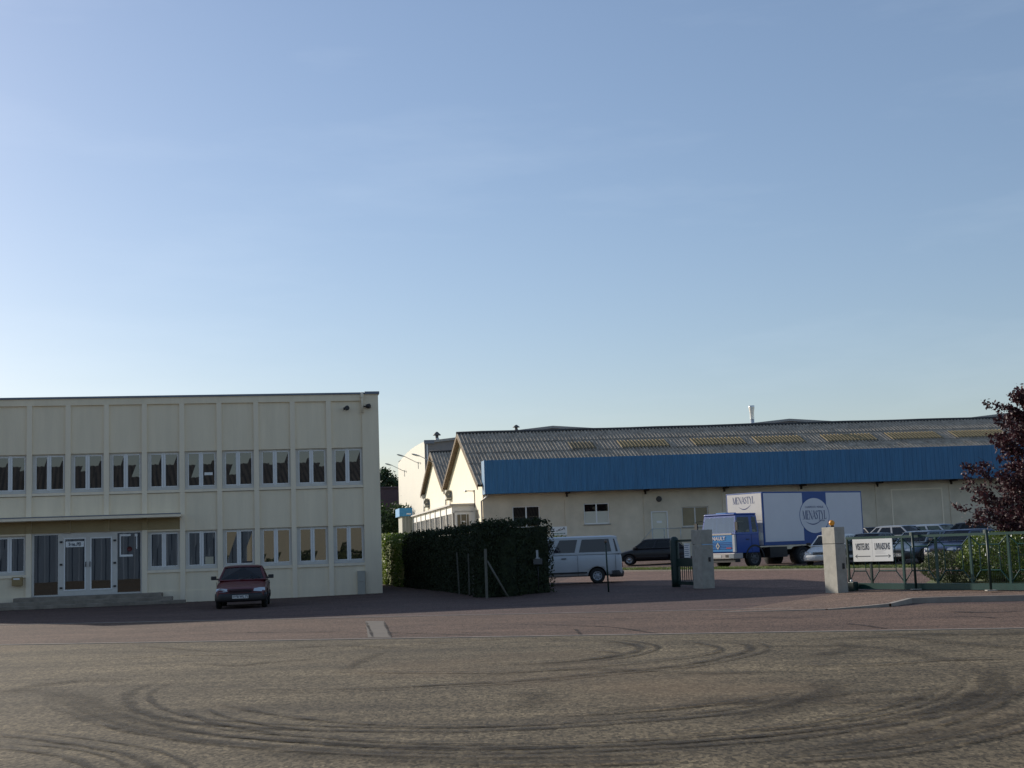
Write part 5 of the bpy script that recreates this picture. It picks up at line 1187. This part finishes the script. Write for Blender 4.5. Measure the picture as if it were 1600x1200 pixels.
GLY = {'M': (1.0, [('v', .08, .05), ('d', .10, 1, .48, .02, .17), ('d', .52, .02, .84, 1, .05), ('v', .86, .17)]), 'E': (.68, [('v', .16, .17), ('h', .10, .62, .97), ('h', .16, .5, .52), ('h', .10, .66, .03), ('t', .60, .86), ('t', .63, .14)]),
 'N': (.88, [('v', .12, .05), ('d', .10, 1, .78, .0, .18), ('v', .78, .05)]), 'A': (.86, [('d', .42, 1, .08, .0, .05), ('d', .44, 1, .78, .0, .18), ('h', .22, .62, .36)]),
 'T': (.80, [('v', .40, .17), ('h', .04, .76, .97), ('t', .05, .88), ('t', .75, .88)]), 'Y': (.82, [('d', .10, 1, .42, .45, .17), ('d', .74, 1, .42, .45, .05), ('V', .42, .16, .48)]), 'L': (.66, [('v', .16, .17), ('h', .10, .64, .03), ('t', .62, .15)]), 'S': (.62, [])}
def serif(sx_, hgt, fn, wf):
    """word in tall lettering with thick and thin strokes and small serifs; fn maps (x, z) to 3D"""
    tot = sum(GLY[c][0] for c in sx_)*wf*hgt; x = -tot/2; g = MB()
    for c in sx_:
        w_, st_ = GLY[c]; P = lambda a, b_: fn(x+a*wf*hgt, (b_-.5)*hgt)
        def q(a, b_, c_, d_): g.poly([P(*a), P(*b_), P(*c_), P(*d_)])
        for k in st_:
            if k[0] in 'vV':
                h_ = k[3] if k[0] == 'V' else 1; q((k[1]-k[2]/2, 0), (k[1]+k[2]/2, 0), (k[1]+k[2]/2, h_), (k[1]-k[2]/2, h_))
                q((k[1]-k[2]/2-.08, 0), (k[1]+k[2]/2+.08, 0), (k[1]+k[2]/2+.08, .04), (k[1]-k[2]/2-.08, .04))
                if h_ == 1: q((k[1]-k[2]/2-.08, .96), (k[1]+k[2]/2+.06, .96), (k[1]+k[2]/2+.06, 1), (k[1]-k[2]/2-.08, 1))
            elif k[0] == 'h': q((k[1], k[3]-.025), (k[2], k[3]-.025), (k[2], k[3]+.03), (k[1], k[3]+.03))
            elif k[0] == 't': q((k[1]-.025, k[2]-.12), (k[1]+.025, k[2]-.12), (k[1]+.025, k[2]+.12), (k[1]-.025, k[2]+.12))
            else:
                _, a, b_, c_, d_, t_w = k; q((a-t_w/2, b_), (a+t_w/2, b_), (c_+t_w/2, d_), (c_-t_w/2, d_))
        if c == 'S':
            pts = [(.52, .80), (.44, .93), (.30, .97), (.16, .90), (.12, .76), (.22, .62), (.38, .48), (.48, .34), (.46, .14), (.30, .03), (.16, .06), (.06, .22)]
            for i_ in range(len(pts)-1):
                a, b_ = pts[i_], pts[i_+1]; t0 = .03+.07*sin(pi*i_/(len(pts)-1)); t1 = .03+.07*sin(pi*(i_+1)/(len(pts)-1)); q((a[0]-t0, a[1]-.02), (a[0]+t0, a[1]+.02), (b_[0]+t1, b_[1]+.02), (b_[0]-t1, b_[1]-.02))
        x += w_*wf*hgt
    return g.build('lettering', LI, bxo)
serif('MENASTYL', .44, lambda a, b_: (cxm-a, bh+.016, zc+.03+b_), .62); text('CHARPENTE  MENUIS', 'lettering', LI, bxo, .14, (cxm, bh+.016, zc+.42), YL, 1.0, .001); text('CREATION', 'lettering', LI, bxo, .10, (cxm-.5, bh+.016, zc-.26), YL, .9, .001)
def swoosh(c, w_, h_, fn, nm='swoosh'):
    g = MB(); n = 14
    for i in range(n):
        a, b_ = -1+2*i/n, -1+2*(i+1)/n; f1 = lambda t: (w_*t, h_*(t*t-1)+h_*.35*t); th = lambda t: .045*(1-t*t)+.004
        p, q = f1(a), f1(b_); g.poly([fn(p[0], p[1]), fn(q[0], q[1]), fn(q[0], q[1]-th(b_)), fn(p[0], p[1]-th(a))])
    return g.build(nm, LI, bxo)
swoosh(0, .62, .18, lambda u_, v_: (cxm+.05-u_, bh+.017, zc-.22+v_))
serif('MENASTYL', .34, lambda a, b_: (BXF+.009, -.02+a, bz1-.36+b_), .68); swoosh(0, .42, .15, lambda u_, v_: (BXF+.009, .05+u_, bz1-.62+v_))
# ================================================================ buildings behind the camera (seen in the window glass)
s1 = empty('storage_shed', (-14, -24, 0), R(2)); tag(s1, 'blue grey ribbed metal shed behind the camera, mirrored in the office windows', 'building')
b = MB(); x = -30
while x < 45: b.quad((x, 0, 0), (x+.5, 0, 0), (x+.5, 0, 6.2), (x, 0, 6.2)); b.quad((x+.5, 0, 0), (x+.6, .08, 0), (x+.6, .08, 6.2), (x+.5, 0, 6.2)); b.quad((x+.6, .08, 0), (x+.9, .08, 0), (x+.9, .08, 6.2), (x+.6, .08, 6.2)); b.quad((x+.9, .08, 0), (x+1, 0, 0), (x+1, 0, 6.2), (x+.9, .08, 6.2)); x += 1
b.build('wall', mat('shed_blue_grey', (.10, .15, .23), .6, vary=.3, vscale=.8, streak=True), s1)
b = MB(); x = -30
while x < 45:
    for k in range(2): b.quad((x+.5*k, .3, 6.2), (x+.5*k+.25, .3, 6.32), (x+.5*k+.25, -12, 11.56), (x+.5*k, -12, 11.5)); b.quad((x+.5*k+.25, .3, 6.32), (x+.5*k+.5, .3, 6.2), (x+.5*k+.5, -12, 11.5), (x+.5*k+.25, -12, 11.56))
    x += 1
b.build('roof', mat('shed_roof', (.07, .068, .065), .85, vary=.4, vscale=.5), s1)
s2 = empty('cream_building', (18, -22, 0), R(-4)); tag(s2, 'sunlit cream block behind the camera, mirrored in the lower office windows', 'building')
bx('wall', mat('mirrored_cream', (.46, .44, .35), .9, vary=.1), s2, -16.5, 12, -1.5, 0, 0, 5.0); bx('roof', ROOFD, s2, -16.7, 12.2, -1.8, .2, 5.0, 5.2)

mb = MB(); hedge_run(mb, Vector((2, -18.5, 0)), Vector((26, -18.0, 0)), 1.2, 1.7, 60, random.Random(9), size=.22, h2=2.1)
tag(mb.build('hedge', LEAFO), 'low ragged hedge before the cream block behind the camera', 'hedge')
